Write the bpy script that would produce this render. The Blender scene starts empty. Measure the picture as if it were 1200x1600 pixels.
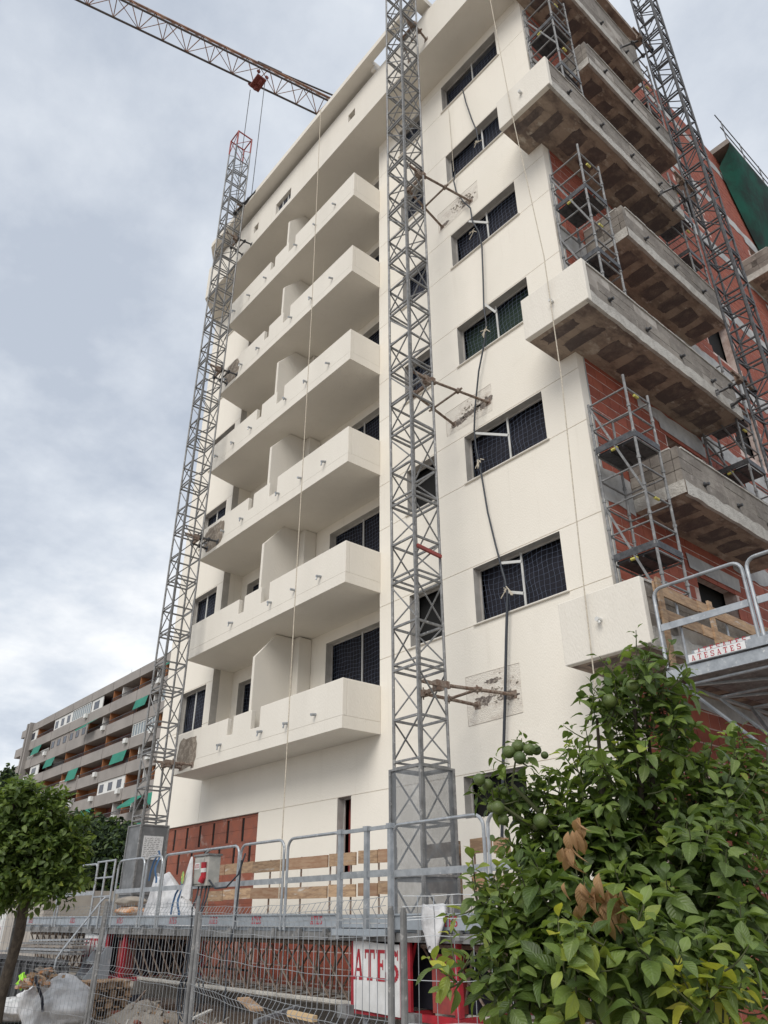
import bpy, math, random
from mathutils import Vector, Matrix
R = math.radians
rnd = random.Random(11)
S = bpy.context.scene
C = S.collection

# ---------------------------------------------------------------- camera
H = 1.6
F = 1167.8                      # focal length in photo pixels (1200 x 1600)
yaw, pit, rol = -0.864414, 0.497034, -0.004867
f_ = Vector((math.sin(yaw)*math.cos(pit), math.cos(yaw)*math.cos(pit), math.sin(pit)))
r0 = Vector((math.cos(yaw), -math.sin(yaw), 0)); u0 = r0.cross(f_)
r_ = r0*math.cos(rol) + u0*math.sin(rol); u_ = -r0*math.sin(rol) + u0*math.cos(rol)
cam = bpy.data.cameras.new('camera'); co = bpy.data.objects.new('camera', cam); C.objects.link(co)
m = Matrix((r_, u_, -f_)).transposed().to_4x4(); m.translation = Vector((0, 0, H)); co.matrix_world = m
cam.sensor_fit = 'VERTICAL'; cam.sensor_height = 36; cam.sensor_width = 27; cam.lens = F/1600*36
cam.clip_start = 0.05; cam.clip_end = 3000
S.camera = co
def at(px, py, Y=None, w=None, X=None, Z=None):
    """point of the place seen at a photo pixel, on a plane or at a depth w"""
    d = f_ + r_*((px-600)/F) - u_*((py-800)/F)
    t = w if w is not None else Y/d.y if Y is not None else X/d.x if X is not None else (Z-H)/d.z
    return Vector((0, 0, H)) + d*t

# ---------------------------------------------------------------- sky, sun, exposure
SUN_EL, SUN_AZ = R(42), R(152)     # azimuth from +Y clockwise
world = bpy.data.worlds.new('World'); S.world = world; world.use_nodes = True
nt = world.node_tree; N = nt.nodes; L = nt.links
for n in list(N): N.remove(n)
wo = N.new('ShaderNodeOutputWorld'); bg = N.new('ShaderNodeBackground'); L.new(bg.outputs[0], wo.inputs[0])
sky = N.new('ShaderNodeTexSky'); sky.sky_type = 'NISHITA'; sky.sun_disc = False
sky.sun_elevation = SUN_EL; sky.sun_rotation = SUN_AZ
bg.inputs['Strength'].default_value = 0.1
tc = N.new('ShaderNodeTexCoord'); sep = N.new('ShaderNodeSeparateXYZ'); L.new(tc.outputs['Generated'], sep.inputs[0])
def wmath(op, a, b=None, c=None):
    n = N.new('ShaderNodeMath'); n.operation = op
    for i, v in enumerate((a, b, c)):
        if v is None: continue
        if isinstance(v, (int, float)): n.inputs[i].default_value = v
        else: L.new(v, n.inputs[i])
    return n.outputs[0]
zz = wmath('ADD', wmath('MAXIMUM', sep.outputs[2], 0.0), 0.22)
cx = wmath('DIVIDE', sep.outputs[0], zz); cy = wmath('DIVIDE', sep.outputs[1], zz)
cmb = N.new('ShaderNodeCombineXYZ'); L.new(cx, cmb.inputs[0]); L.new(cy, cmb.inputs[1])
n1 = N.new('ShaderNodeTexNoise'); n1.inputs['Scale'].default_value = 1.15; n1.inputs['Detail'].default_value = 7; n1.inputs['Roughness'].default_value = .52
n1.inputs['Distortion'].default_value = .25
mp = N.new('ShaderNodeMapping'); mp.inputs['Location'].default_value = (3.1, 1.7, .4); L.new(cmb.outputs[0], mp.inputs[0]); L.new(mp.outputs[0], n1.inputs['Vector'])
n2 = N.new('ShaderNodeTexNoise'); n2.inputs['Scale'].default_value = 3.4; n2.inputs['Detail'].default_value = 8; n2.inputs['Roughness'].default_value = .6
L.new(mp.outputs[0], n2.inputs['Vector'])
mixn = wmath('ADD', wmath('MULTIPLY', n1.outputs[0], .66), wmath('MULTIPLY', n2.outputs[0], .34))
cr = N.new('ShaderNodeValToRGB'); L.new(mixn, cr.inputs[0])
e = cr.color_ramp.elements
e[0].position = .41; e[0].color = (3.8, 4.2, 4.85, 1)
e[1].position = .60; e[1].color = (7.3, 7.4, 7.5, 1)
k = cr.color_ramp.elements.new(.5); k.color = (5.2, 5.55, 6.05, 1)
mx = N.new('ShaderNodeMix'); mx.data_type = 'RGBA'; mx.inputs['Factor'].default_value = .93
L.new(sky.outputs[0], mx.inputs['A']); L.new(cr.outputs[0], mx.inputs['B']); L.new(mx.outputs['Result'], bg.inputs['Color'])
sun = bpy.data.lights.new('sun', 'SUN'); sun.energy = 1.5; sun.angle = R(35); sun.color = (1, .95, .87)
so = bpy.data.objects.new('sun', sun); C.objects.link(so)
sd = Vector((math.sin(SUN_AZ)*math.cos(SUN_EL), math.cos(SUN_AZ)*math.cos(SUN_EL), math.sin(SUN_EL)))
so.rotation_euler = sd.to_track_quat('Z', 'Y').to_euler()
S.view_settings.view_transform = 'Standard'; S.view_settings.look = 'None'
S.view_settings.exposure = 0.54; S.view_settings.gamma = 1; S.view_settings.use_curve_mapping = False

# ---------------------------------------------------------------- materials
MAT = {}
def material(name, col, rough=.7, metal=0., col2=None, scale=3., mix=(.4, .6), bump=0., bscale=40., detail=6, spec=.5,
             col3=None, scale3=1., mix3=(.55, .7), stretch=None, trans=0., alpha=None, objrand=0.):
    m = bpy.data.materials.new(name); m.use_nodes = True; t = m.node_tree; n = t.nodes; l = t.links
    b = n['Principled BSDF']; b.inputs['Roughness'].default_value = rough; b.inputs['Metallic'].default_value = metal
    b.inputs['Specular IOR Level'].default_value = spec
    co = n.new('ShaderNodeTexCoord'); vec = co.outputs['Object']
    geo = n.new('ShaderNodeNewGeometry'); vec = geo.outputs['Position']
    if stretch:
        mpn = n.new('ShaderNodeMapping'); mpn.inputs['Scale'].default_value = stretch; l.new(vec, mpn.inputs[0]); vec = mpn.outputs[0]
    cur = None
    def layer(cur, colr, sc, mm, det=detail):
        nn = n.new('ShaderNodeTexNoise'); nn.inputs['Scale'].default_value = sc; nn.inputs['Detail'].default_value = det
        nn.inputs['Roughness'].default_value = .62; l.new(vec, nn.inputs['Vector'])
        mr = n.new('ShaderNodeMapRange'); mr.inputs[1].default_value = mm[0]; mr.inputs[2].default_value = mm[1]; l.new(nn.outputs[0], mr.inputs[0])
        x = n.new('ShaderNodeMix'); x.data_type = 'RGBA'; l.new(mr.outputs[0], x.inputs['Factor'])
        if cur is None: x.inputs['A'].default_value = (*col, 1)
        else: l.new(cur, x.inputs['A'])
        x.inputs['B'].default_value = (*colr, 1); return x.outputs['Result']
    if col2: cur = layer(cur, col2, scale, mix)
    if col3: cur = layer(cur, col3, scale3, mix3)
    if objrand:
        oi = n.new('ShaderNodeObjectInfo'); hs = n.new('ShaderNodeHueSaturation')
        mr = n.new('ShaderNodeMapRange'); mr.inputs[3].default_value = 1-objrand; mr.inputs[4].default_value = 1+objrand
        l.new(oi.outputs['Random'], mr.inputs[0]); l.new(mr.outputs[0], hs.inputs['Value'])
        if cur is None: hs.inputs['Color'].default_value = (*col, 1)
        else: l.new(cur, hs.inputs['Color'])
        cur = hs.outputs[0]
    if cur is None: b.inputs['Base Color'].default_value = (*col, 1)
    else: l.new(cur, b.inputs['Base Color'])
    if bump:
        nb = n.new('ShaderNodeTexNoise'); nb.inputs['Scale'].default_value = bscale; nb.inputs['Detail'].default_value = 4; l.new(vec, nb.inputs['Vector'])
        bp = n.new('ShaderNodeBump'); bp.inputs['Strength'].default_value = bump; bp.inputs['Distance'].default_value = .02
        l.new(nb.outputs[0], bp.inputs['Height']); l.new(bp.outputs[0], b.inputs['Normal'])
    if trans:
        o = n['Material Output']; tl = n.new('ShaderNodeBsdfTranslucent'); ms = n.new('ShaderNodeMixShader'); ms.inputs[0].default_value = trans
        if cur is None: tl.inputs[0].default_value = (*col, 1)
        else: l.new(cur, tl.inputs[0])
        l.new(b.outputs[0], ms.inputs[1]); l.new(tl.outputs[0], ms.inputs[2]); l.new(ms.outputs[0], o.inputs[0])
    if alpha is not None: b.inputs['Alpha'].default_value = alpha
    MAT[name] = m; return m
render = material('cream_render', (.85, .80, .715), .9, col2=(.80, .755, .67), scale=.55, mix=(.35, .7), bump=.3, bscale=55, spec=.2,
                  col3=(.77, .72, .64), scale3=.9, mix3=(.62, .95), stretch=(1, 1, .45))
render2 = material('balcony_render', (.76, .72, .65), .9, col2=(.715, .675, .605), scale=.8, mix=(.35, .7), bump=.35, bscale=45, spec=.2,
                  col3=(.68, .64, .57), scale3=1.7, mix3=(.62, .9), stretch=(1, 1, .35))
jamb = material('grey_jamb', (.50, .48, .45), .9, col2=(.42, .40, .37), scale=3, bump=.2)
concrete = material('concrete', (.27, .235, .205), .92, col2=(.185, .155, .135), scale=1.6, mix=(.4, .65), bump=.6, bscale=22, col3=(.36, .33, .29), scale3=3.2, mix3=(.58, .72))
soffitc = material('raw_soffit', (.36, .285, .225), .95, col2=(.17, .13, .11), scale=2.1, mix=(.44, .62), bump=.8, bscale=16, col3=(.50, .44, .37), scale3=3.1, mix3=(.57, .68), stretch=(1.6, .8, 1), detail=9)
patchm = material('dark_block_patch', (.12, .095, .088), .95, col2=(.21, .165, .14), scale=4, mix=(.48, .66), detail=9, bump=.8, bscale=25)
edgec = material('pale_slab_edge', (.52, .50, .46), .95, col2=(.36, .34, .31), scale=6, mix=(.4, .7), bump=1.0, bscale=30)
blockc = material('grey_blockwork', (.27, .245, .215), .95, col2=(.19, .168, .148), scale=2.5, bump=.5, bscale=20, col3=(.36, .33, .30), scale3=6, mix3=(.6, .75), objrand=.12)
mortar = material('mortar', (.72, .60, .55), .95, col2=(.50, .36, .31), scale=4, bump=.5)
brick = material('red_brick', (.37, .105, .062), .85, col2=(.29, .075, .048), scale=2.5, mix=(.35, .65), bump=.4, bscale=60, col3=(.40, .15, .10), scale3=7, mix3=(.62, .8), objrand=.16)
brick2 = material('dusty_hollow_brick', (.29, .095, .058), .9, col2=(.22, .085, .06), scale=5, mix=(.42, .65), detail=9, bump=.5, bscale=50, col3=(.52, .40, .35), scale3=2.2, mix3=(.58, .75), objrand=.1)
plaster = material('grey_plaster', (.50, .50, .49), .95, col2=(.36, .36, .36), scale=2.2, bump=.5, bscale=20)
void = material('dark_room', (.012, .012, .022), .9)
black = material('black_void', (.006, .006, .006), .9)  # flat black painted in for the shade inside openings and slots
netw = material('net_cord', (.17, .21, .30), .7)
roomd = material('room_dark_navy', (.008, .008, .016), .8, col2=(.022, .022, .035), scale=2.2, mix=(.45, .75), bump=.6, bscale=3)  # navy-black colour painted for the unlit rooms behind the windows
netg = material('net_sheet_green', (.012, .03, .018), .8)
whitem = material('white_frame', (.62, .62, .60), .5)
steel = material('galvanised_steel', (.25, .25, .25), .55, .3, col2=(.15, .15, .15), scale=7, mix=(.4, .65), col3=(.46, .45, .43), scale3=17, mix3=(.58, .7))
rail = material('galvanised_rail', (.42, .44, .46), .42, .55, col2=(.30, .32, .34), scale=8, mix=(.4, .65), col3=(.58, .58, .57), scale3=14, mix3=(.6, .7))
railb = material('galvanised_board', (.36, .40, .44), .5, .3, col2=(.28, .31, .34), scale=3, mix=(.4, .65), col3=(.50, .50, .50), scale3=9, mix3=(.6, .75))
dark_steel = material('dark_steel', (.060, .062, .066), .5, .5, col2=(.11, .11, .115), scale=12)
rust = material('rusty_tube', (.30, .25, .21), .85, .2, col2=(.17, .11, .08), scale=14, mix=(.4, .6))
redp = material('red_paint', (.42, .02, .032), .5, col2=(.30, .018, .03), scale=5)
redd = material('dull_red_paint', (.34, .06, .05), .6, col2=(.24, .05, .045), scale=9)
redtxt = material('red_lettering', (.40, .018, .035), .6)
whitep = material('white_panel', (.74, .74, .74), .5, col2=(.62, .62, .61), scale=3)
paper = material('paper_notice', (.66, .66, .66), .8, col2=(.50, .50, .50), scale=30, mix=(.5, .62))
gridm = material('perforated_grey', (.19, .20, .21), .6, .3, col2=(.30, .31, .32), scale=4, mix=(.45, .65), alpha=.66)
gridsolid = material('dusty_grey_sheet', (.15, .155, .16), .6, .3, col2=(.22, .225, .23), scale=4, mix=(.45, .65))
wood = material('timber_plank', (.40, .27, .165), .85, col2=(.26, .165, .10), scale=5, mix=(.42, .6), bump=.3, bscale=30, stretch=(1, 1, 6), col3=(.60, .56, .50), scale3=2.5, mix3=(.58, .72), objrand=.25)
wood2 = material('brown_plank', (.30, .17, .10), .85, col2=(.38, .25, .16), scale=3, bump=.3, stretch=(1, 1, 6), objrand=.2)
ropem = material('pale_rope', (.62, .56, .45), .9, col2=(.45, .40, .33), scale=30)
cablem = material('dark_cable', (.028, .034, .045), .5)
bagw = material('white_woven_bag', (.74, .74, .75), .75, col2=(.56, .56, .57), scale=5, mix=(.45, .65), bump=1.0, bscale=7, trans=.12)
blue = material('blue_strap', (.06, .14, .28), .7)
orange = material('orange_bag', (.66, .27, .08), .7, col2=(.7, .6, .5), scale=12)
cement = material('cement_dust', (.40, .36, .31), .95, col2=(.30, .265, .225), scale=2.0, mix=(.35, .65), bump=1., bscale=12, col3=(.20, .16, .13), scale3=4.5, mix3=(.6, .72))
groundm = material('dusty_ground', (.36, .315, .26), .95, col2=(.22, .19, .165), scale=1.2, mix=(.35, .65), bump=1., bscale=9, col3=(.38, .35, .31), scale3=5, mix3=(.55, .7))
green_awn = material('green_awning', (.018, .22, .15), .7, col2=(.014, .17, .12), scale=.4, stretch=(1, 1, 1))
grey_awn = material('faded_awning', (.22, .27, .25), .7)
aptc = material('far_grey_concrete', (.31, .285, .265), .9, col2=(.25, .23, .215), scale=.35, mix=(.35, .65), bump=.3, bscale=3, col3=(.34, .32, .30), scale3=.9, mix3=(.6, .75))
aptr = material('far_red_wall', (.24, .075, .048), .9, col2=(.16, .05, .04), scale=.5)
apto = material('far_ochre_wall', (.32, .13, .05), .9)
aptw = material('far_white_enclosure', (.68, .68, .66), .6)
glass = material('far_glass', (.16, .20, .22), .15, 0, spec=.8)
glassd = material('top_dark_glass', (.03, .035, .055), .2)
gnet = material('green_debris_net', (.008, .105, .072), .85, col2=(.014, .034, .028), scale=.55, mix=(.42, .6), trans=.3, bump=.5, bscale=6)
cranem = material('crane_paint', (.34, .17, .10), .7, col2=(.20, .12, .09), scale=2, mix=(.4, .6), col3=(.42, .36, .30), scale3=3, mix3=(.55, .7))
craned = material('crane_dark', (.085, .07, .065), .7)
bark = material('bark', (.105, .085, .065), .95, col2=(.06, .048, .038), scale=18, bump=.8, bscale=40, stretch=(1, 1, .3))
twigm = material('green_twig', (.075, .085, .035), .8)
fruit = material('green_orange', (.055, .088, .022), .45, col2=(.090, .125, .028), scale=7, bump=.25, bscale=160, objrand=.1)
beige = material('beige_wall', (.40, .37, .33), .9, col2=(.33, .30, .27), scale=1.5)
farfol = material('far_foliage', (.030, .055, .022), .9, col2=(.016, .03, .014), scale=2.5)
hivis = material('lime_cloth', (.35, .75, .05), .7)
def weather(m, dark=(.86, .85, .83), amt=.8, seed=0.):
    t = m.node_tree; n = t.nodes; l = t.links; b = n['Principled BSDF']; src = b.inputs['Base Color'].links[0].from_socket
    geo = n.new('ShaderNodeNewGeometry'); cur = src
    for sc, stv, a, b_ in ((1.0, (5.5, 5.5, .28), .58, .80), (1.0, (.9, .9, 2.4), .60, .85), (9.0, (1, 1, 1), .60, .80)):
        mp_ = n.new('ShaderNodeMapping'); mp_.inputs['Scale'].default_value = stv; mp_.inputs['Location'].default_value = (seed, 0, sc); l.new(geo.outputs['Position'], mp_.inputs[0])
        ns = n.new('ShaderNodeTexNoise'); ns.inputs['Scale'].default_value = sc; ns.inputs['Detail'].default_value = 8; ns.inputs['Roughness'].default_value = .68; l.new(mp_.outputs[0], ns.inputs['Vector'])
        mr = n.new('ShaderNodeMapRange'); mr.inputs[1].default_value = a; mr.inputs[2].default_value = b_; mr.inputs[4].default_value = amt; l.new(ns.outputs[0], mr.inputs[0])
        x = n.new('ShaderNodeMix'); x.data_type = 'RGBA'; x.blend_type = 'MULTIPLY'; l.new(mr.outputs[0], x.inputs['Factor']); l.new(cur, x.inputs['A']); x.inputs['B'].default_value = (*dark, 1); cur = x.outputs['Result']
    l.new(cur, b.inputs['Base Color'])
weather(render); weather(render2, (.87, .86, .84), .6, 4.)
def leafmat(name, base, vein, tr=.28, rough=.42):
    m = material(name, base, rough, spec=.45); t = m.node_tree; n = t.nodes; l = t.links; b = n['Principled BSDF']
    uv = n.new('ShaderNodeUVMap'); sp = n.new('ShaderNodeSeparateXYZ'); l.new(uv.outputs[0], sp.inputs[0])
    a = n.new('ShaderNodeMath'); a.operation = 'ABSOLUTE'; l.new(sp.outputs[0], a.inputs[0])
    mr = n.new('ShaderNodeMapRange'); mr.inputs[1].default_value = .03; mr.inputs[2].default_value = .16; mr.inputs[3].default_value = 1; mr.inputs[4].default_value = 0; l.new(a.outputs[0], mr.inputs[0])
    x = n.new('ShaderNodeMix'); x.data_type = 'RGBA'; x.inputs['B'].default_value = (*vein, 1)
    geo = n.new('ShaderNodeNewGeometry'); ns = n.new('ShaderNodeTexNoise'); ns.inputs['Scale'].default_value = 9; ns.inputs['Detail'].default_value = 3; l.new(geo.outputs['Position'], ns.inputs['Vector'])
    y = n.new('ShaderNodeMix'); y.data_type = 'RGBA'; y.inputs['A'].default_value = (*[c*.62 for c in base], 1); y.inputs['B'].default_value = (*[min(1, c*1.45) for c in base], 1)
    mr2 = n.new('ShaderNodeMapRange'); mr2.inputs[1].default_value = .3; mr2.inputs[2].default_value = .7; l.new(ns.outputs[0], mr2.inputs[0]); l.new(mr2.outputs[0], y.inputs['Factor'])
    l.new(y.outputs['Result'], x.inputs['A'])
    mm = n.new('ShaderNodeMath'); mm.operation = 'MULTIPLY'; mm.inputs[1].default_value = .7; l.new(mr.outputs[0], mm.inputs[0]); l.new(mm.outputs[0], x.inputs['Factor'])
    l.new(x.outputs['Result'], b.inputs['Base Color'])
    # side veins as relief
    wv = n.new('ShaderNodeMath'); wv.operation = 'SINE'; ad = n.new('ShaderNodeMath'); ad.operation = 'MULTIPLY_ADD'
    l.new(a.outputs[0], ad.inputs[0]); ad.inputs[1].default_value = -14; ml = n.new('ShaderNodeMath'); ml.operation = 'MULTIPLY'; ml.inputs[1].default_value = 48
    l.new(sp.outputs[1], ml.inputs[0]); l.new(ml.outputs[0], ad.inputs[2]); l.new(ad.outputs[0], wv.inputs[0])
    bp = n.new('ShaderNodeBump'); bp.inputs['Strength'].default_value = .35; bp.inputs['Distance'].default_value = .002; l.new(wv.outputs[0], bp.inputs['Height']); l.new(bp.outputs[0], b.inputs['Normal'])
    o = n['Material Output']; tl = n.new('ShaderNodeBsdfTranslucent'); ms = n.new('ShaderNodeMixShader'); ms.inputs[0].default_value = tr
    tl.inputs[0].default_value = (base[0]*2.2, base[1]*2.2, base[2]*1.2, 1)
    l.new(b.outputs[0], ms.inputs[1]); l.new(tl.outputs[0], ms.inputs[2]); l.new(ms.outputs[0], o.inputs[0]); return m
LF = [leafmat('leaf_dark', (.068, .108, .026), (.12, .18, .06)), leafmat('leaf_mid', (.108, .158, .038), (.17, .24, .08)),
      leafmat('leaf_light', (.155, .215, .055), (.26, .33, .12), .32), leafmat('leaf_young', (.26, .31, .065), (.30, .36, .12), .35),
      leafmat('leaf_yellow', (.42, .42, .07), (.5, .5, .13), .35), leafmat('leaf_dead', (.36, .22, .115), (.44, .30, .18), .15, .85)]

# ---------------------------------------------------------------- mesh helpers
class MB:
    def __init__(s): s.v = []; s.f = []; s.mi = []; s.uv = None
    def quad(s, a, b, c, d, m=0):
        i = len(s.v); s.v += [tuple(a), tuple(b), tuple(c), tuple(d)]; s.f.append((i, i+1, i+2, i+3)); s.mi.append(m)
    def poly(s, pts, m=0):
        i = len(s.v); s.v += [tuple(p) for p in pts]; s.f.append(tuple(range(i, i+len(pts)))); s.mi.append(m)
    def box(s, x0, x1, y0, y1, z0, z1, m=0, skip=''):
        i = len(s.v)
        s.v += [(x, y, z) for z in (z0, z1) for y in (y0, y1) for x in (x0, x1)]
        F_ = {'b': (0, 2, 3, 1), 't': (4, 5, 7, 6), 'f': (0, 1, 5, 4), 'k': (2, 6, 7, 3), 'l': (0, 4, 6, 2), 'r': (1, 3, 7, 5)}
        for k, q in F_.items():
            if k in skip: continue
            s.f.append(tuple(i+j for j in q)); s.mi.append(m)
        return s
    def prism(s, pts, z0, z1, m=0):
        n = len(pts); i = len(s.v)
        s.v += [(p[0], p[1], z0) for p in pts] + [(p[0], p[1], z1) for p in pts]
        s.f.append(tuple(i+j for j in range(n))[::-1]); s.f.append(tuple(i+n+j for j in range(n))); s.mi += [m, m]
        for j in range(n):
            k = (j+1) % n; s.f.append((i+j, i+k, i+n+k, i+n+j)); s.mi.append(m)
    def extr(s, pts, d, m=0):
        """polygon pts (3d) pushed by vector d"""
        n = len(pts); i = len(s.v); d = Vector(d)
        s.v += [tuple(Vector(p)) for p in pts] + [tuple(Vector(p)+d) for p in pts]
        s.f.append(tuple(i+j for j in range(n))); s.f.append(tuple(i+n+j for j in range(n))[::-1]); s.mi += [m, m]
        for j in range(n):
            k = (j+1) % n; s.f.append((i+j, i+n+j, i+n+k, i+k)); s.mi.append(m)
    def tube(s, p, q, r, n=6, m=0, r2=None, caps=True):
        p, q = Vector(p), Vector(q); d = q-p
        if d.length < 1e-6: return
        r2 = r if r2 is None else r2
        d.normalize(); a = d.orthogonal().normalized() if abs(d.z) > .95 else d.cross(Vector((0, 0, 1))).normalized(); b = d.cross(a); i = len(s.v)
        for c_, rr in ((p, r), (q, r2)):
            for k in range(n):
                t = 2*math.pi*k/n + math.pi/n; s.v.append(tuple(c_ + a*(math.cos(t)*rr) + b*(math.sin(t)*rr)))
        for k in range(n):
            j = (k+1) % n; s.f.append((i+k, i+j, i+n+j, i+n+k)); s.mi.append(m)
        if caps:
            s.f.append(tuple(i+k for k in range(n))[::-1]); s.f.append(tuple(i+n+k for k in range(n))); s.mi += [m, m]
    def path(s, pts, r, n=6, m=0):
        pts = [Vector(p) for p in pts]; i = len(s.v); K = len(pts)
        if K < 2: return
        up = None
        for k, p in enumerate(pts):
            d = (pts[min(k+1, K-1)] - pts[max(k-1, 0)]).normalized()
            if up is None: up = d.orthogonal().normalized()
            a = (up - d*up.dot(d)).normalized(); up = a; b = d.cross(a)
            rr = r[k] if isinstance(r, (list, tuple)) else r
            for j in range(n):
                t = 2*math.pi*j/n; s.v.append(tuple(p + a*(math.cos(t)*rr) + b*(math.sin(t)*rr)))
        for k in range(K-1):
            for j in range(n):
                j2 = (j+1) % n; s.f.append((i+k*n+j, i+k*n+j2, i+(k+1)*n+j2, i+(k+1)*n+j)); s.mi.append(m)
    def beam(s, p, q, w, h, m=0):
        p, q = Vector(p), Vector(q); d = (q-p).normalized(); z = Vector((0, 0, 1))
        a = d.cross(z).normalized() if abs(d.z) < .98 else Vector((1, 0, 0)); b = a.cross(d); i = len(s.v)
        for c_ in (p, q):
            for sx, sy in ((-1, -1), (1, -1), (1, 1), (-1, 1)): s.v.append(tuple(c_ + a*(sx*w/2) + b*(sy*h/2)))
        for q_ in ((0, 1, 2, 3), (7, 6, 5, 4), (0, 4, 5, 1), (1, 5, 6, 2), (2, 6, 7, 3), (3, 7, 4, 0)):
            s.f.append(tuple(i+j for j in q_)); s.mi.append(m)
    def mesh(s, name, mats, smooth=False):
        me = bpy.data.meshes.new(name); me.from_pydata(s.v, [], s.f)
        for mm in (mats if isinstance(mats, (list, tuple)) else [mats]): me.materials.append(mm)
        if any(s.mi): me.polygons.foreach_set('material_index', s.mi)
        if smooth: me.polygons.foreach_set('use_smooth', [True]*len(me.polygons))
        if s.uv:
            ul = me.uv_layers.new(name='UVMap'); ul.data.foreach_set('uv', [c for fc in s.f for vi in fc for c in s.uv[vi]])
        me.update(); return me
def put(name, data, parent=None, loc=None, rot=None):
    o = bpy.data.objects.new(name, data); C.objects.link(o)
    if loc is not None: o.location = loc
    if rot is not None: o.rotation_euler = rot
    if parent is not None:
        o.parent = parent; o.matrix_parent_inverse = Matrix.Translation(-root_loc(parent))
    return o
def root_loc(o):
    v = Vector((0, 0, 0))
    # parts are built in world coordinates: every ancestor only translates
    while o is not None:
        if o.parent is None: v += o.location
        o = o.parent
    return v if True else v
def part(name, mb, mats, parent, label=None, smooth=False, kind=None, loc=None):
    o = bpy.data.objects.new(name, mb.mesh(name, mats, smooth) if isinstance(mb, MB) else mb); C.objects.link(o)
    o.parent = parent
    if parent.get('_o') is not None:
        pass
    off = Vector(parent['_w']) if '_w' in parent else Vector((0, 0, 0))
    o.matrix_parent_inverse = Matrix.Translation(-off)
    if loc is not None: o.location = loc
    o['_w'] = tuple(o.location)                       # world place of this part (all translations)
    if loc is None: o['_w'] = (0., 0., 0.)
    if name in BEV: bv = o.modifiers.new('bevel', 'BEVEL'); bv.width = .014; bv.segments = 2; bv.limit_method = 'ANGLE'
    if label: o['label'] = label
    if kind: o['kind'] = kind
    ALL.append(o); return o
BEV = {'parapet', 'partition', 'rendered_front', 'sill', 'housing'}
ALL = []
def thing(name, label, cat, loc=(0, 0, 0), group=None):
    o = bpy.data.objects.new(name, None); C.objects.link(o); o.location = loc; o.empty_display_size = .2
    o['_w'] = tuple(float(c) for c in loc); o['label'] = label; o['category'] = cat
    if group: o['group'] = group
    ALL.append(o); return o
def solo(name, mb, mats, label, cat, group=None, smooth=False):
    o = bpy.data.objects.new(name, mb.mesh(name, mats, smooth)); C.objects.link(o); o['label'] = label; o['category'] = cat
    if group: o['group'] = group
    ALL.append(o); return o
def setting(name, mb, mats, parent=None, smooth=False):
    o = bpy.data.objects.new(name, mb.mesh(name, mats, smooth)); C.objects.link(o); o['kind'] = 'structure'; ALL.append(o); return o

def grid_wall(mb, P, us, vs, depth, reveal=.22, rm=None):
    """P(u, v, d) -> 3d point; depth(u, v) -> depth of the cell's face, or None for an opening"""
    us = sorted(set(round(u, 4) for u in us)); vs = sorted(set(round(v, 4) for v in vs))
    D = [[depth((us[i]+us[i+1])/2, (vs[j]+vs[j+1])/2) for j in range(len(vs)-1)] for i in range(len(us)-1)]
    def dv(i, j):
        if 0 <= i < len(us)-1 and 0 <= j < len(vs)-1: return D[i][j]
        return reveal
    g = lambda x: reveal if x is None else x
    for i in range(len(us)-1):
        for j in range(len(vs)-1):
            d = D[i][j]
            if d is not None: mb.quad(P(us[i], vs[j], d), P(us[i+1], vs[j], d), P(us[i+1], vs[j+1], d), P(us[i], vs[j+1], d))
            for (a, b, c_, e_, di, dj) in ((i+1, j, i+1, j+1, 1, 0), (i, j+1, i+1, j+1, 0, 1)):
                o = dv(i+di, j+dj)
                if g(o) != g(d):
                    m_ = 1 if (rm and (o is None or d is None) and abs(g(o)-g(d)) > .1) else 0
                    mb.quad(P(us[a], vs[b], g(d)), P(us[c_], vs[e_], g(d)), P(us[c_], vs[e_], g(o)), P(us[a], vs[b], g(o)), m_)
    for j in range(len(vs)-1):
        if D[0][j] is not None: mb.quad(P(us[0], vs[j], D[0][j]), P(us[0], vs[j+1], D[0][j]), P(us[0], vs[j+1], reveal), P(us[0], vs[j], reveal))
    for i in range(len(us)-1):
        if D[i][0] is not None: mb.quad(P(us[i], vs[0], D[i][0]), P(us[i+1], vs[0], D[i][0]), P(us[i+1], vs[0], reveal), P(us[i], vs[0], reveal))

# ================================================================ GROUND
g = MB()
n = 60
def gz(x, y):
    if -30 < x < -3 and 2.5 < y < 10: return .05*math.sin(x*2.3+y)*math.cos(y*1.7-x*.6) - .02
    return 0.
xs = [-400, -120, -60] + [-32+i*.5 for i in range(61)] + [10, 60, 400]; ys = [-400, -60, -10] + [i*.5 for i in range(25)] + [20, 60, 150, 500]
idx = {}
for j, y in enumerate(ys):
    for i, x in enumerate(xs): idx[i, j] = len(g.v); g.v.append((x, y, gz(x, y)))
for j in range(len(ys)-1):
    for i in range(len(xs)-1): g.f.append((idx[i, j], idx[i+1, j], idx[i+1, j+1], idx[i, j+1])); g.mi.append(0)
setting('ground', g, groundm, smooth=True)

# ================================================================ THE NEW BUILDING
Z0 = [4.87, 7.96, 11.03, 14.11, 17.2, 20.28]       # soffits of the six front balconies
SILL = [6.45+3.084*i for i in range(6)]; HEAD = [s+1.14 for s in SILL]
B = thing('apartment_building', 'cream rendered apartment building under construction with tiers of bare balconies', 'building', (-14, 14, 0))
XL, XR = -22.42, -6.06
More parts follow.
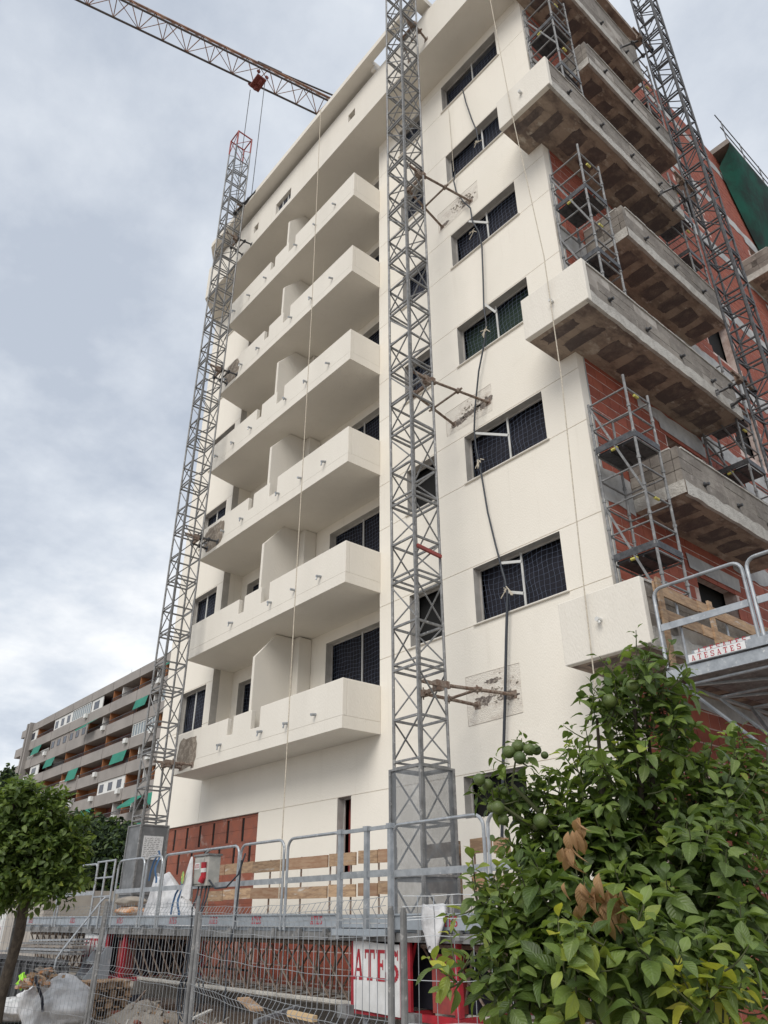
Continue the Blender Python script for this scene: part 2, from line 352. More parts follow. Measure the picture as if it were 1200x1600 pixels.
# --- right bay, ground floor and left bay: one rendered skin on Y = 10 with recessed joints
def P10(u, v, d): return (u, 10+d, v)
grooves = [3.8] + [z for s, h in zip(SILL, HEAD) for z in (s-.02, h+.03)]
gw = .014
ops = []                                            # x0, x1, z0, z1
for s, h in zip(SILL, HEAD):
    ops += [(-9.05, -6.95, s, h), (-10.9, -9.97, s, h), (-21.3, -19.72, s-.1, h)]
ops += [(-13.26, -12.8, 2.3, 3.8), (-9.6, -8.2, 3.08, 3.77)]
niche = (-21.1, -16.35, -.2, 3.8)
def dep(u, v):
    for a, b, c_, d_ in ops + [niche]:
        if a < u < b and c_ < v < d_: return None
    if -19.35 < u < -11.88 and v > 4.87: return None
    if v < 1.32: return None
    for gz_ in grooves:
        if abs(v-gz_) < gw/2: return .016
    if v < 4.87 and abs(u+19.33) < .006: return .014
    return 0.
us = [XL, -19.35, -11.88, XR, -19.336, -19.324]; vs = [-.2, 1.32, 4.87, 23.37]
for a, b, c_, d_ in ops+[niche]: us += [a, b]; vs += [c_, d_]
for z in grooves: vs += [z-gw/2, z+gw/2]
w = MB(); grid_wall(w, P10, us, vs, dep, .22, rm=True)
wall = part('facade_wall', w, [render, jamb], B)
# west end, back, roof deck and an added dark core so that no light leaks through the openings
w = MB(); w.box(XL, XL+.2, 10.23, 26, 0, 25.1); part('end_wall', w, render, B)
w = MB(); w.box(XL+.3, -6.5, 11.3, 25, .1, 25.0); w.box(-11.7, -6.5, 10.9, 11.29, .1, 23.3); w.box(XL+.3, -19.5, 10.9, 11.29, .1, 23.3); w.box(-19.49, -11.71, 10.9, 11.29, .1, 4.7)
part('light_block_core', w, void, B)
# recess walls behind the balconies
RY = 10.65
def PR(u, v, d): return (u, RY+d, v)
rops = []
for z in Z0: rops += [(-14.75, -12.15, z+.25, z+2.8), (-19.0, -17.5, z+.25, z+2.7)]
w = MB(); grid_wall(w, PR, [-19.35, -11.88]+[x for o in rops for x in o[:2]], [4.87, 23.37]+[x for o in rops for x in o[2:]],
                    lambda u, v: None if any(a < u < b and c_ < v < d_ for a, b, c_, d_ in rops) else 0., .2, rm=True)
w.box(-19.55, -19.35, 10.0+.221, RY+.2, 4.87, 23.37); w.box(-11.88, -11.68, 10.221, RY+.2, 4.87, 23.37)
part('recess_wall', w, [render, jamb], B)
# --- windows of the bays
def net_mesh(w_, h_, name, seed, cell=.105, sag=.05):
    q = random.Random(seed); mb = MB()
    nx = int(w_/cell); nz = int(h_/cell)
    def pt(i, j, K=1):
        x = i/nx*w_; z = j/nz*h_
        return (x + .018*math.sin(3*z+seed+i*.7)+.022*math.sin(5*x+2.3*z+seed)+.012*math.sin(11*z+i), sag*math.sin(math.pi*x/w_)*math.sin(2.1*x+seed)+.01*math.sin(7*z), z - .06*math.sin(math.pi*x/w_)*(j/nz)+.012*math.sin(i*1.3+j)+.02*math.sin(4*x+seed*1.7)*(j/nz))
    for i in range(nx+1):
        mb.path([pt(i, j) for j in range(nz+1)], .0028, 3)
    for j in range(nz+1):
        mb.path([pt(i, j) for i in range(nx+1)], .0028, 3)
    return mb.mesh(name, netw)
NET = {}
def window(x0, x1, z0, z1, Y, mull=None, net=True, back=roomd, sill=True, label=None, wall_front=None):
    fr = MB(); t = .03; y = Y+.17
    fr.box(x0, x1, y, y+.03, z1-t, z1, skip=''); fr.box(x0, x0+t, y, y+.03, z0, z1-t-.001); fr.box(x1-t, x1, y, y+.03, z0, z1-t-.001)
    o = part('window', fr, whitem if False else jamb, B, label)
    if mull is not None:
        mm = MB(); mm.tube((mull, y+.0, z0), (mull, y+.0, z1), .024, 8); part('mullion', mm, whitem, o)
    bk = MB(); bk.quad((x0, y+.14, z0), (x1, y+.14, z0), (x1, y+.14, z1), (x0, y+.14, z1)); part('painted_backing', bk, back, o)  # backing sheet, painted dark in place of the unlit room
    if sill:
        s_ = MB(); s_.box(x0-.06, x1+.06, Y-.045, Y+.2, z0-.035, z0+.0); part('sill', s_, render2, o)
    if net:
        key = (round(x1-x0, 2), round(z1-z0, 2))
        if key not in NET: NET[key] = net_mesh(x1-x0-.02, z1-z0, 'safety_net', len(NET)+1)
        part('safety_net', NET[key], None, o, loc=(x0+.01, y+.035, z0))
for i, (s, h) in enumerate(zip(SILL, HEAD)):
    window(-9.05, -6.95, s, h, 10, mull=-7.98+(.12 if i == 4 else 0), back=netg if i == 2 else roomd)
    window(-10.9, -9.97, s, h, 10, net=i > 1, back=black if i < 2 else roomd)
    window(-21.3, -19.72, s-.1, h, 10, mull=-20.6)
window(-13.26, -12.8, 2.3, 3.8, 10, net=False, sill=False, back=redd)
window(-9.6, -8.2, 3.08, 3.77, 10, net=False, sill=False, back=black)
for i, z in enumerate(Z0):
    window(-14.75, -12.15, z+.25, z+2.8, RY, mull=-13.5, sill=False)
    window(-19.0, -17.5, z+.25, z+2.7, RY, mull=-18.2, sill=False)
# --- front balconies
def parapet(mb, x0, x1, z, hts, y0=9.0, t=.12):
    """hts: list of (xa, xb, top) along the front"""
    for xa, xb, top in hts: mb.box(xa, xb, y0, y0+t, z, top)
for i, z in enumerate(Z0):
    sl = MB(); sl.prism([(-19.12, 9.0), (-11.85, 9.0), (-11.85, 9.997), (-11.885, 9.998), (-11.885, RY-.002), (-19.345, RY-.002), (-19.345, 10.0), ], z, z+.24)
    bal = part('balcony', sl, render2, B)
    pp = MB(); t_ = z+1.0
    hts = [(-19.12, -16.42, t_), (-16.42, -16.15, t_-.42), (-16.15, -15.33, t_), (-15.33, -14.95, t_-.45), (-14.95, -11.85, t_)]
    # one continuous outline extruded back
    outl = [(-19.12, z+.24), (-11.85, z+.24), (-11.85, t_), (-14.95, t_), (-14.95, t_-.45), (-15.33, t_-.45), (-15.33, t_), (-16.15, t_), (-16.15, t_-.42), (-16.42, t_-.42), (-16.42, t_), (-19.12, t_)]
    pp.extr([(x, 9.0, zz_) for x, zz_ in outl], (0, .12, 0))
    pp.prism([(-11.97, 9.12), (-11.85, 9.12), (-11.85, 9.997), (-11.97, 9.997)], z+.24, t_)
    pp.prism([(-19.12, 9.12), (-19.0, 9.12), (-19.2, 9.997), (-19.32, 9.997)], z+.24, t_)
    part('parapet', pp, render2, bal)
    pt = MB(); xp = -15.72
    pt.extr([(xp, 9.14, z+.24), (xp, RY-.005, z+.24), (xp, RY-.005, z+3.07), (xp, 9.73, z+3.07), (xp, 9.14, z+2.38)], (.1, 0, 0))
    pt.box(xp+.103, xp+.34, 10.25, RY-.006, z+.24, z+3.065)
    part('partition', pt, render2, bal)
    for x in (-12.75, -13.78, -14.81, -16.65, -17.7, -18.7):
        if i < 2 and x < -17: continue
        jx, jz = rnd.uniform(-.05, .05), rnd.uniform(-.05, .03)
        sp = MB(); sp.tube((x, 9.02, z+.42), (x+jx*.6, 8.88, z+.40+jz*.6), .03, 10)
        if rnd.random() < .7: sp.tube((x+jx*.4, 8.91, z+.40), (x+jx, 8.89, z+.31+jz), .018, 6)
        part('drain_spout', sp, rail, bal, smooth=False)
for i, (zz_, xa, xb, c_) in enumerate([(5.35, -18.95, -17.85, 1), (11.55, -18.95, -17.7, 1), (17.75, -18.9, -17.9, 1)]):
    q = random.Random(i+4); pts = []
    for k in range(22):
        a = k/22*2*math.pi; rx = (xb-xa)/2; rz = .42; e_ = 3.2
        cx_ = math.copysign(abs(math.cos(a))**(2/e_), math.cos(a)); sz_ = math.copysign(abs(math.sin(a))**(2/e_), math.sin(a))
        pts.append(((xa+xb)/2+cx_*rx*q.uniform(.86, 1.05), 8.996, zz_+sz_*rz*q.uniform(.82, 1.05)))
    mb = MB(); mb.poly(pts); part('bare_mortar_patch', mb, MAT.get('stain') or material('stain', (.20, .165, .13), .95, col2=(.42, .37, .31), scale=7, mix=(.45, .7), bump=1., bscale=20), B)
# --- sixth level: solid band with small windows, then the roof
Z6 = 23.37
sl = MB(); sl.prism([(-21.5, 9.0), (-4.2, 9.0), (-4.2, 9.24), (-6.06, 9.24), (-6.06, 11.2), (XL, 11.2), (XL, 9.95)], Z6, Z6+.22)
part('upper_slab', sl, render2, B)
bops = [(-17.93, -17.62, 23.95, 24.3), (-16.42, -15.46, 23.5, 24.12), (-12.22, -11.87, 24.04, 24.4)]
w = MB(); grid_wall(w, lambda u, v, d: (u, 8.994+d, v), [-21.5, -5.05]+[x for o in bops for x in o[:2]], [Z6-.004, 25.02]+[x for o in bops for x in o[2:]],
                    lambda u, v: None if any(a < u < b and c_ < v < d_ for a, b, c_, d_ in bops) else 0., .16)
w.quad((-21.5, 9.0, 25.02), (-5.05, 9.0, 25.02), (-5.05, 9.16, 25.02), (-21.5, 9.16, 25.02))
w.quad((-21.5, 9.0, Z6), (-21.5, 9.16, Z6), (-21.5, 9.16, 25.02), (-21.5, 9.0, 25.02))
part('upper_parapet', w, render2, B)
w = MB(); w.prism([(-21.5, 9.17), (-21.38, 9.17), (-22.3, 9.97), (-22.42, 9.97)], Z6+.221, 25.02); part('upper_end_parapet', w, render2, B)
fw = MB(); fw.box(-16.42, -16.40, 9.1, 9.12, 23.5, 24.12); fw.box(-16.40, -16.13, 9.11, 9.12, 23.53, 24.09, 1); fw.box(-16.13, -16.09, 9.09, 9.12, 23.5, 24.12)
fw.box(-16.09, -15.80, 9.11, 9.12, 23.53, 24.09, 1); fw.box(-15.80, -15.76, 9.09, 9.12, 23.5, 24.12); fw.box(-15.76, -15.47, 9.11, 9.12, 23.53, 24.09, 1)
part('window', fw, [whitem, glassd], B, 'small three pane window high in the solid parapet')
w = MB(); w.box(-21.0, -11.0, 9.6, 11.2, Z6+.24, 25.15); part('attic_wall', w, render2, B)
w = MB(); w.prism([(-20.6, 8.56), (-10.8, 8.56), (-10.8, 10.6), (-22.3, 10.6), (-22.1, 9.6)], 25.2, 25.42)
w.box(-10.799, -8.76, 8.56, 8.80, 25.2, 25.42); w.box(-8.759, -8.4, 8.56, 9.16, 25.2, 25.42)
w.box(-10.95, -10.8, 8.9, 9.16, 25.03, 25.199); w.box(-8.7, -8.45, 9.02, 9.15, 25.03, 25.199)
part('roof', w, render2, B)

# --- right side: brick wall on X = -6.06
BW, BH = .33, .267
dops = [(12.9, 14.45, 5.2, 7.35), (12.95, 14.4, 8.4, 10.55), (12.95, 14.4, 11.5, 13.55), (12.95, 14.4, 14.6, 16.7), (12.95, 14.4, 17.7, 19.8),
        (16.6, 18.2, 5.2, 7.3), (16.6, 18.2, 8.6, 10.4), (16.6, 18.2, 11.7, 13.5), (16.6, 18.2, 14.8, 16.6), (22.6, 24.2, 21.3, 23.0), (17.5, 19.0, 20.9, 22.6), (22.6, 24.2, 18.1, 19.7)]
bands = []                                          # rendered strips: y0, y1, z0, z1
for z in (23.3, 26.4): bands.append((15.2, 27, z-.1, z+.3))
for i, z in enumerate(Z0):
    bands.append((14.6, 27, z-.12, z+.34))
    if i % 2 == 0: bands.append((12.0, 14.6, z-.30, z-.002))
    else: bands.append((10.05, 11.1, z-.06, z+.62))
side = MB()
def PS(u, v, d): return (XR-d, u, v)
grid_wall(side, lambda u, v, d: (XR-.003-d, u, v), [10.26, 27]+[x for o in dops for x in o[:2]], [0, 27.4]+[x for o in dops for x in o[2:]],
          lambda u, v: None if any(a < u < b and c_ < v < d_ for a, b, c_, d_ in dops) or (u < 14.5 and v > 23.37 and False) else 0., .25)
sw = part('side_wall', side, mortar, B)
for a, b, c_, d_ in dops: bk = MB(); bk.quad((XR-.3, a, c_), (XR-.3, b, c_), (XR-.3, b, d_), (XR-.3, a, d_)); part('doorway_dark_sheet', bk, black, B)  # black sheet paints the shade inside each doorway
bm_ = MB()
for a, b, c_, d_ in bands:
    # ragged plaster outline
    q = random.Random(int(a*10+c_*7)); N_ = int((b-a)/.22)
    top = [(XR+.012, a+(b-a)*k/N_, d_+q.uniform(-.07, .05)) for k in range(N_+1)]; bot = [(XR+.012, a+(b-a)*k/N_, c_+q.uniform(-.05, .07)) for k in range(N_+1)]
    bm_.poly(bot+top[::-1])
for a, b, c_, d_ in dops:
    bm_.quad((XR+.02, a-.2, d_), (XR+.02, b+.2, d_), (XR+.02, b+.25, d_+.3), (XR+.02, a-.25, d_+.3))
part('plaster_strip', bm_, plaster, sw)
cells = []
row = 0; z = .05
while z < 27.3:
    y = 10.27 + (BW/2 if row % 2 else 0) - BW
    while y < 26.9:
        y0, y1 = max(y, 10.27), y+BW-.012
        if y1-y0 > .05:
            zc = z+BH/2; yc = (y0+y1)/2
            if not any(a-.02 < yc < b+.02 and c_-.1 < zc < d_+.02 for a, b, c_, d_ in dops): cells.append((y0, y1, z, z+BH-.024))
        y += BW
    z += BH; row += 1
def vis(c_):
    y, z = (c_[0]+c_[1])/2, (c_[2]+c_[3])/2
    if any(a-.1 < y < b and cc-.1 < z < dd for a, b, cc, dd in bands): return 1e9
    v = Vector((XR, y, z-H)); w_ = v.dot(f_)
    px, py = 600+F*v.dot(r_)/w_, 800-F*v.dot(u_)/w_
    if not (0 < px < 1200 and 0 < py < 1130): return 1e9
    for k, zz_ in enumerate([4.87, 11.08, 17.27]):
        if zz_-.05 < z < zz_+1.05 and y < 14.5: return 1e9
    for zz_ in (7.96, 14.19, 20.3):
        if zz_-.05 < z < zz_+1.05 and 11.1 < y < 15.3: return 1e9
    return v.length
cells.sort(key=vis)
bmesh_cache = {}
jointm = material('pale_block_joint', (.44, .41, .37), .95, col2=(.30, .27, .24), scale=3)
def brick_obj(par, mat, x0, x1, y0, y1, z0, z1, key):
    k = (key, round(x1-x0, 3), round(y1-y0, 3), round(z1-z0, 3))
    if k not in bmesh_cache:
        mb = MB(); mb.box(0, x1-x0, 0, y1-y0, 0, z1-z0); bmesh_cache[k] = mb.mesh('brick', mat)
    return part('brick', bmesh_cache[k], None, par, loc=(x0, y0, z0))
for a, b, c_, d_ in cells[:290]:
    j = rnd.uniform(0, .006); brick_obj(sw, brick, XR-.02, XR+j, a, b, c_, d_, 's%d' % int(j*1000))
mb = MB()
for a, b, c_, d_ in cells[290:]: mb.box(XR-.02, XR+rnd.uniform(0, .006), a, b, c_, d_, skip='l')
part('brickwork', mb, brick, sw, kind='stuff')
# rendered return of the corner: end of the cream skin, grey splashes
w = MB(); w.box(XR-.2, XR+.004, 10.0+.222, 10.262, 4.87, 23.3); part('corner_strip', w, plaster, B)

# --- corner balconies (even levels) and side balconies (odd levels)
def ragged_patch(mb, x0, x1, y0, y1, z, q):
    pts = []
    ph = [q.uniform(0, 6.28) for _ in range(4)]; cut = q.uniform(0, .22) if q.random() < .6 else 0
    N_ = 44; rx, ry = (x1-x0)/2, (y1-y0)/2
    for k in range(N_):
        a = 2*math.pi*k/N_; e_ = q.uniform(5, 14)
        cc = math.copysign(abs(math.cos(a))**(2/e_), math.cos(a)); ss = math.copysign(abs(math.sin(a))**(2/e_), math.sin(a))
        f = 1-.055*(1+math.sin(3*a+ph[0]))-.045*(1+math.sin(6*a+ph[1]))-.03*math.sin(11*a+ph[2])+q.uniform(-.022, .022)
        if cut and math.cos(a-ph[3]) > .55: f -= cut*(math.cos(a-ph[3])-.55)
        pts.append(((x0+x1)/2+cc*rx*f, (y0+y1)/2+ss*ry*f, z))
    mb.poly(pts[::-1])
XO = -5.05
def side_balcony(z, y0, y1, wrap, seed, label, top=.95, white=False):
    q = random.Random(seed)
    sl = MB()
    ot = [(XO, y0), (XO, y1), (XR+.001, y1), (XR+.001, 10.0), (XR+.001, y0)] if not wrap else [(-6.45, y0), (XO, y0), (XO, y1), (XR+.001, y1), (XR+.001, 9.996), (-6.45, 9.996)]
    if not wrap: ot = [(XO, y0), (XO, y1), (XR+.001, y1), (XR+.001, y0)]
    # soffit with a finely broken lower edge
    sl.prism(ot, z, z+.24)
    bal = part('side_balcony', sl, soffitc, B, label)
    ed = MB(); # rough poured edge, a strip proud of the slab
    K = int((y1-y0)/.16); low = [z-.012-q.uniform(0, .035) for _ in range(K+1)]; hi = [z+.24+q.uniform(-.03, .03) for _ in range(K+1)]
    for k in range(K):
        ya, yb = y0+(y1-y0)*k/K, y0+(y1-y0)*(k+1)/K
        ed.quad((XO+.014, ya, low[k]), (XO+.014, yb, low[k+1]), (XO+.016, yb, hi[k+1]), (XO+.016, ya, hi[k]))
        ed.quad((XO+.014, ya, low[k]), (XO-.05, ya, low[k]), (XO-.05, yb, low[k+1]), (XO+.014, yb, low[k+1]))
    if not wrap: ed.box(XR+.02, XO, y0-.014, y0-.002, z-.004, z+.25)
    part('slab_edge', ed, edgec, bal)
    # parapet of blocks: three courses, blocks of 0.8 m
    ch = (top-.25)/3
    for c_ in range(3):
        y = y0 + (.06 if wrap else 0) - (.4 if c_ % 2 else 0)
        while y < y1:
            ya, yb = max(y, y0+(.16 if wrap else .0)), min(y+.8, y1)-.012
            if yb-ya > .06:
                j = q.uniform(-.005, .005)
                k = ('bl', round(yb-ya, 3), round(ch, 3))
                if k not in bmesh_cache:
                    mb = MB(); mb.box(0, .12, 0, yb-ya, 0, ch-.012); bmesh_cache[k] = mb.mesh('block', blockc)
                part('block', bmesh_cache[k], None, bal, loc=(XO-.13+j, ya, z+.25+c_*ch))
            y += .8
        if not wrap:
            for k2 in range(2):
                xa = XR+.02+k2*.45-(.2 if c_ % 2 and k2 else 0); xb = min(xa+.44, XO-.14) if k2 == 0 else XO-.14
                kk = ('bf', round(xb-xa, 3), round(ch, 3))
                if kk not in bmesh_cache:
                    mb = MB(); mb.box(0, xb-xa, 0, .12, 0, ch-.012); bmesh_cache[kk] = mb.mesh('block', blockc)
                part('block', bmesh_cache[kk], None, bal, loc=(xa, y0, z+.25+c_*ch))
    mb = MB(); mb.box(XO-.125, XO-.014, y0+.14, y1-.02, z+.25, z+top-.02, skip=''); part('mortar_core', mb, jointm, bal)
    cp = MB(); K = int((y1-y0)/.2)
    for k in range(K):
        ya, yb = y0+.13+(y1-y0-.14)*k/K, y0+.13+(y1-y0-.14)*(k+1)/K; cp.box(XO-.14, XO+.008+q.uniform(0, .006), ya, yb-.001, z+top-.012, z+top+q.uniform(.012, .03))
    if not wrap: cp.box(XR+.02, XO-.142, y0-.008, y0+.13, z+top-.012, z+top+.02)
    part('coping', cp, edgec, bal)
    if wrap:
        fp = MB(); fp.box(-6.456, XO+.018, y0-.006, y0+.115, z-.006, z+top+.02)
        fp.box(-6.456, -6.33, y0+.116, 9.998, z+.01, z+top+.02, skip='')
        part('rendered_front', fp, render2, bal)
    ys_ = y0+.35 if not wrap else 10.3
    if wrap:
        for aa in ((-6.3, -5.5, 9.2, 9.45), (-6.15, -5.3, 9.62, 9.95)): pm = MB(); ragged_patch(pm, *aa, z-.004, q); part('bare_block_patch', pm, patchm, bal)
    y = ys_
    while y < y1-.5:
        d_ = q.uniform(.42, .58); pm = MB(); ragged_patch(pm, XR+.12+q.uniform(0, .1), XO-.18+q.uniform(-.12, .04), y, y+d_, z-.004, q); part('bare_block_patch', pm, patchm, bal); y += d_+q.uniform(.15, .22)
    sy = y0+.75
    while sy < y1:
        sp = MB(); sp.tube((XO-.02, sy, z+.42), (XO+.09, sy, z+.41), .03, 8); sp.tube((XO-.0, sy, z+.42), (XO+.02, sy, z+.42), .05, 8); part('drain_spout', sp, dark_steel, bal); sy += 1.22
    return bal
side_balcony(4.84, 9.0, 14.55, True, 1, 'lowest corner balcony behind the timber-lined climbing platform')
side_balcony(7.96, 11.1, 15.35, False, 2, 'lowest brown block side balcony')
side_balcony(11.08, 9.0, 14.55, True, 3, 'middle corner balcony with crumbling pale slab edge')
side_balcony(14.19, 11.1, 15.35, False, 4, 'middle brown block side balcony')
side_balcony(17.27, 9.0, 14.45, True, 5, 'upper corner balcony with dark soffit patches')
side_balcony(20.3, 11.1, 15.35, False, 6, 'top brown block side balcony')
side_balcony(23.1, 9.17, 14.4, False, 7, 'side balcony at the top of the picture', top=1.6)
side_balcony(20.3, 21.3, 26, False, 8, 'far side balcony beyond the right mast')
w = MB(); w.box(XR, XO, 11.5, 15.1, 25.7, 25.9); part('upper_side_slab', w, soffitc, B)
# far slab with the green net
w = MB(); w.box(XR-.5, -5.4, 22.0, 30, 27.55, 27.8); fs = part('far_roof_slab', w, concrete, B)
gn = MB(); K, J = 30, 10; ii = len(gn.v)
for k in range(K+1):
    for j in range(J+1):
        y = 22.02+k*.27; t = j/J; dr = 4.3*min(1, (y-22)/1.5+.06)**.6
        gn.v.append((-5.37-.62*t**1.3+.07*math.sin(k*.7+j*.5)*t*(1-t)*2, y+.25*t*math.sin(k*.4), 27.6-dr*t*(1+.07*math.sin(k*.55))))
for k in range(K):
    for j in range(J): a = ii+k*(J+1)+j; gn.f.append((a, a+1, a+J+2, a+J+1)); gn.mi.append(0)
net = solo('debris_net', gn, gnet, 'green debris net hanging from the far roof slab at the right edge', 'netting', smooth=True)
rl = MB()
for y in (22.1, 23.6, 25.2): rl.tube((-5.45, y, 27.8), (-5.45, y, 29.0), .02, 6)
rl.tube((-5.45, 21.6, 28.9), (-5.45, 29, 28.9), .02, 6); rl.tube((-5.45, 21.8, 28.35), (-5.45, 29, 28.35), .02, 6)
part('edge_rail', rl, dark_steel, fs)

# ================================================================ LATTICE MASTS
def section_mesh(s, h=1.42, name='mast_section', m=None):
    mb = MB(); c_ = [(-s, 0), (0, 0), (0, s), (-s, s)]
    for k, (x, y) in enumerate(c_): mb.tube((x, y, 0), (x, y, h-.006), .032 if k == 1 else .027, 8)
    mb.box(.012, .05, -.05, -.012, 0, h-.006)
    for k in range(4):
        a, b = c_[k], c_[(k+1) % 4]
        for j, z in enumerate((.03, h/2)):
            mb.beam((*a, z), (*b, z), .034, .036)
            if j == 0: mb.beam((*a, z+.10), (*b, z+.10), .03, .03)
            z0, z1 = z+.05+(.08 if j == 0 else 0), z+h/2-.04
            mb.tube((*(a if j == 0 else b), z0), (*(b if j == 0 else a), z1), .015, 6, caps=False)
    return mb.mesh(name, m or steel)
SEC = section_mesh(.6, 1.54); SEC2 = section_mesh(.5, 1.42, m=dark_steel)
def mast(label, x, y, z0, n, me, top_red=False, h=1.54):
    t = thing('lattice_mast', label, 'mast', (x, y, z0), 'lattice masts of the climbing platforms')
    for k in range(n): part('mast_section', me, None, t, loc=(x, y, z0+k*h))
    zt = z0+n*h
    if top_red:
        mb = MB(); s = .6; c_ = [(x-s, y), (x, y), (x, y+s), (x-s, y+s)]
        for a in c_: mb.tube((*a, zt), (*a, zt+.85), .03, 8)
        for k in range(4):
            a, b = c_[k], c_[(k+1) % 4]; mb.beam((*a, zt+.83), (*b, zt+.83), .04, .04); mb.tube((*a, zt+.05), (*b, zt+.78), .014, 6)
        part('top_section', mb, redd, t, 'red painted top section')
    return t
ML = mast('left lattice mast with a red painted top, tied to the balconies', -18.06, 7.92, .55, 18, SEC, True)
MC = mast('tall central lattice mast in front of the windowed bay', -8.47, 7.92, .5, 20, SEC)
MRt = mast('right dark lattice mast beside the unfinished side balconies', -4.0, 13.5, .4, 24, SEC2, h=1.42)
def clamp(mb, p, r=.045):
    p = Vector(p); mb.box(p.x-r, p.x+r, p.y-r*.8, p.y+r*.8, p.z-r*.9, p.z+r*.9); mb.tube(p-Vector((0, 0, r*1.7)), p+Vector((0, 0, r*1.7)), .014, 6)
def tie(par, a0, a1, b0, b1, m=rust):
    mb = MB(); a0, a1, b0, b1 = map(Vector, (a0, a1, b0, b1))
    mb.tube(a0, a1, .03, 8); mb.tube(b0, b1, .03, 8)
    c1, c2 = a0.lerp(a1, .45), b0.lerp(b1, .45); mb.tube(c1+(c1-c2)*.15, c2-(c1-c2)*.15, .024, 8)
    clamp(mb, c1); clamp(mb, c2)
    for p in (a1, b1): mb.box(p.x-.07, p.x+.07, p.y-.012, p.y-.002, p.z-.07, p.z+.07)
    for p in (a0, b0): clamp(mb, p, .06)
    part('wall_tie', mb, m, par)
    k = MB(); k.beam(a0+Vector((.0, 0, 0)), b0, .06, .06); k.beam(a0+Vector((0, -.5, -.02)), a0+Vector((0, .1, -.02)), .05, .05); k.box(a0.x-.09, a0.x+.02, a0.y-.2, a0.y-.05, a0.z-.1, a0.z+.06)
    part('tie_bracket', k, rust, par)
for z in (4.96, 11.17, 17.42): tie(MC, (-8.5, 8.54, z-.05), (-8.3, 10, z), (-9.02, 8.54, z-.08), (-9.15 if z < 6 else -9.32, 10, z-.02))
tie(MC, (-8.5, 8.45, 23.7), (-8.58, 9, 23.69), (-9.02, 8.45, 23.7), (-9.3, 9, 23.6))
for z in (5.0, 11.25, 17.4, 23.48): tie(ML, (-18.1, 8.5, z), (-18.02, 9, z), (-18.6, 8.5, z), (-18.66, 9, z), m=rust if z < 6 else dark_steel)
tie(ML, (-18.1, 8.5, 25.33), (-17.35, 8.56, 25.33), (-18.6, 8.45, 25.3), (-17.9, 8.56, 25.3), m=dark_steel)
for z, y in ((11.17, 13.4), (17.25, 13.3), (23.3, 13.2), (5.0, 13.4)): tie(MRt, (-4.5, 13.55, z+.1), (-5.03, y, z), (-4.5, 13.95, z+.05), (-5.03, y+.62, z-.05), m=dark_steel)
bar = MB(); zb = at(661, 847, Y=7.9).z; bar.beam((-8.425, 8.5, zb-.03), (-8.425, 7.93, zb+.02), .05, .06); part('brace', bar, redd, MC, 'red painted cross brace')
# anchor damage on the cream render
stain = material('anchor_damage', (.60, .55, .48), .95, col2=(.26, .21, .17), scale=5, mix=(.50, .66), bump=1.0, bscale=30, col3=(.40, .22, .16), scale3=3.2, mix3=(.60, .78), stretch=(.6, 1, 1.5))
seam = material('patch_seam', (.52, .47, .41), .95)
def damage_mat(seed, cx_, cz_):
    m = material('anchor_damage', (.76, .71, .63), .95, bump=.9, bscale=45); t = m.node_tree; n = t.nodes; l = t.links; b = n['Principled BSDF']
    tc_ = n.new('ShaderNodeTexCoord'); mp_ = n.new('ShaderNodeMapping'); mp_.inputs['Location'].default_value = (-cx_, 0, -cz_); l.new(tc_.outputs['Generated'], mp_.inputs[0])
    ln = n.new('ShaderNodeVectorMath'); ln.operation = 'LENGTH'; l.new(mp_.outputs[0], ln.inputs[0])
    geo = n.new('ShaderNodeNewGeometry'); cur = None
    for k, (sc, st_, colr, gain, th) in enumerate(((3.0, (1, 1, 2.2), (.62, .56, .49), .9, .42), (7.0, (1, 1, 3.0), (.40, .33, .28), 1.15, .50), (11.0, (1, 1, 2.6), (.13, .11, .10), 1.5, .50), (9.0, (1, 1, 2.5), (.78, .75, .70), .75, .52))):
        m2 = n.new('ShaderNodeMapping'); m2.inputs['Scale'].default_value = st_; m2.inputs['Location'].default_value = (seed*3.1+k, 0, k*7.); l.new(geo.outputs['Position'], m2.inputs[0])
        ns = n.new('ShaderNodeTexNoise'); ns.inputs['Scale'].default_value = sc; ns.inputs['Detail'].default_value = 9; ns.inputs['Roughness'].default_value = .75; l.new(m2.outputs[0], ns.inputs['Vector'])
        a = n.new('ShaderNodeMath'); a.operation = 'MULTIPLY_ADD'; l.new(ln.outputs['Value'], a.inputs[0]); a.inputs[1].default_value = -gain*.34; l.new(ns.outputs[0], a.inputs[2])
        mr = n.new('ShaderNodeMapRange'); mr.inputs[1].default_value = th-.14; mr.inputs[2].default_value = th-.02; l.new(a.outputs[0], mr.inputs[0])
        x = n.new('ShaderNodeMix'); x.data_type = 'RGBA'; l.new(mr.outputs[0], x.inputs['Factor']); x.inputs['B'].default_value = (*colr, 1)
        if cur is None: x.inputs['A'].default_value = (.76, .71, .63, 1)
        else: l.new(cur, x.inputs['A'])
        cur = x.outputs['Result']
    l.new(cur, b.inputs['Base Color']); return m
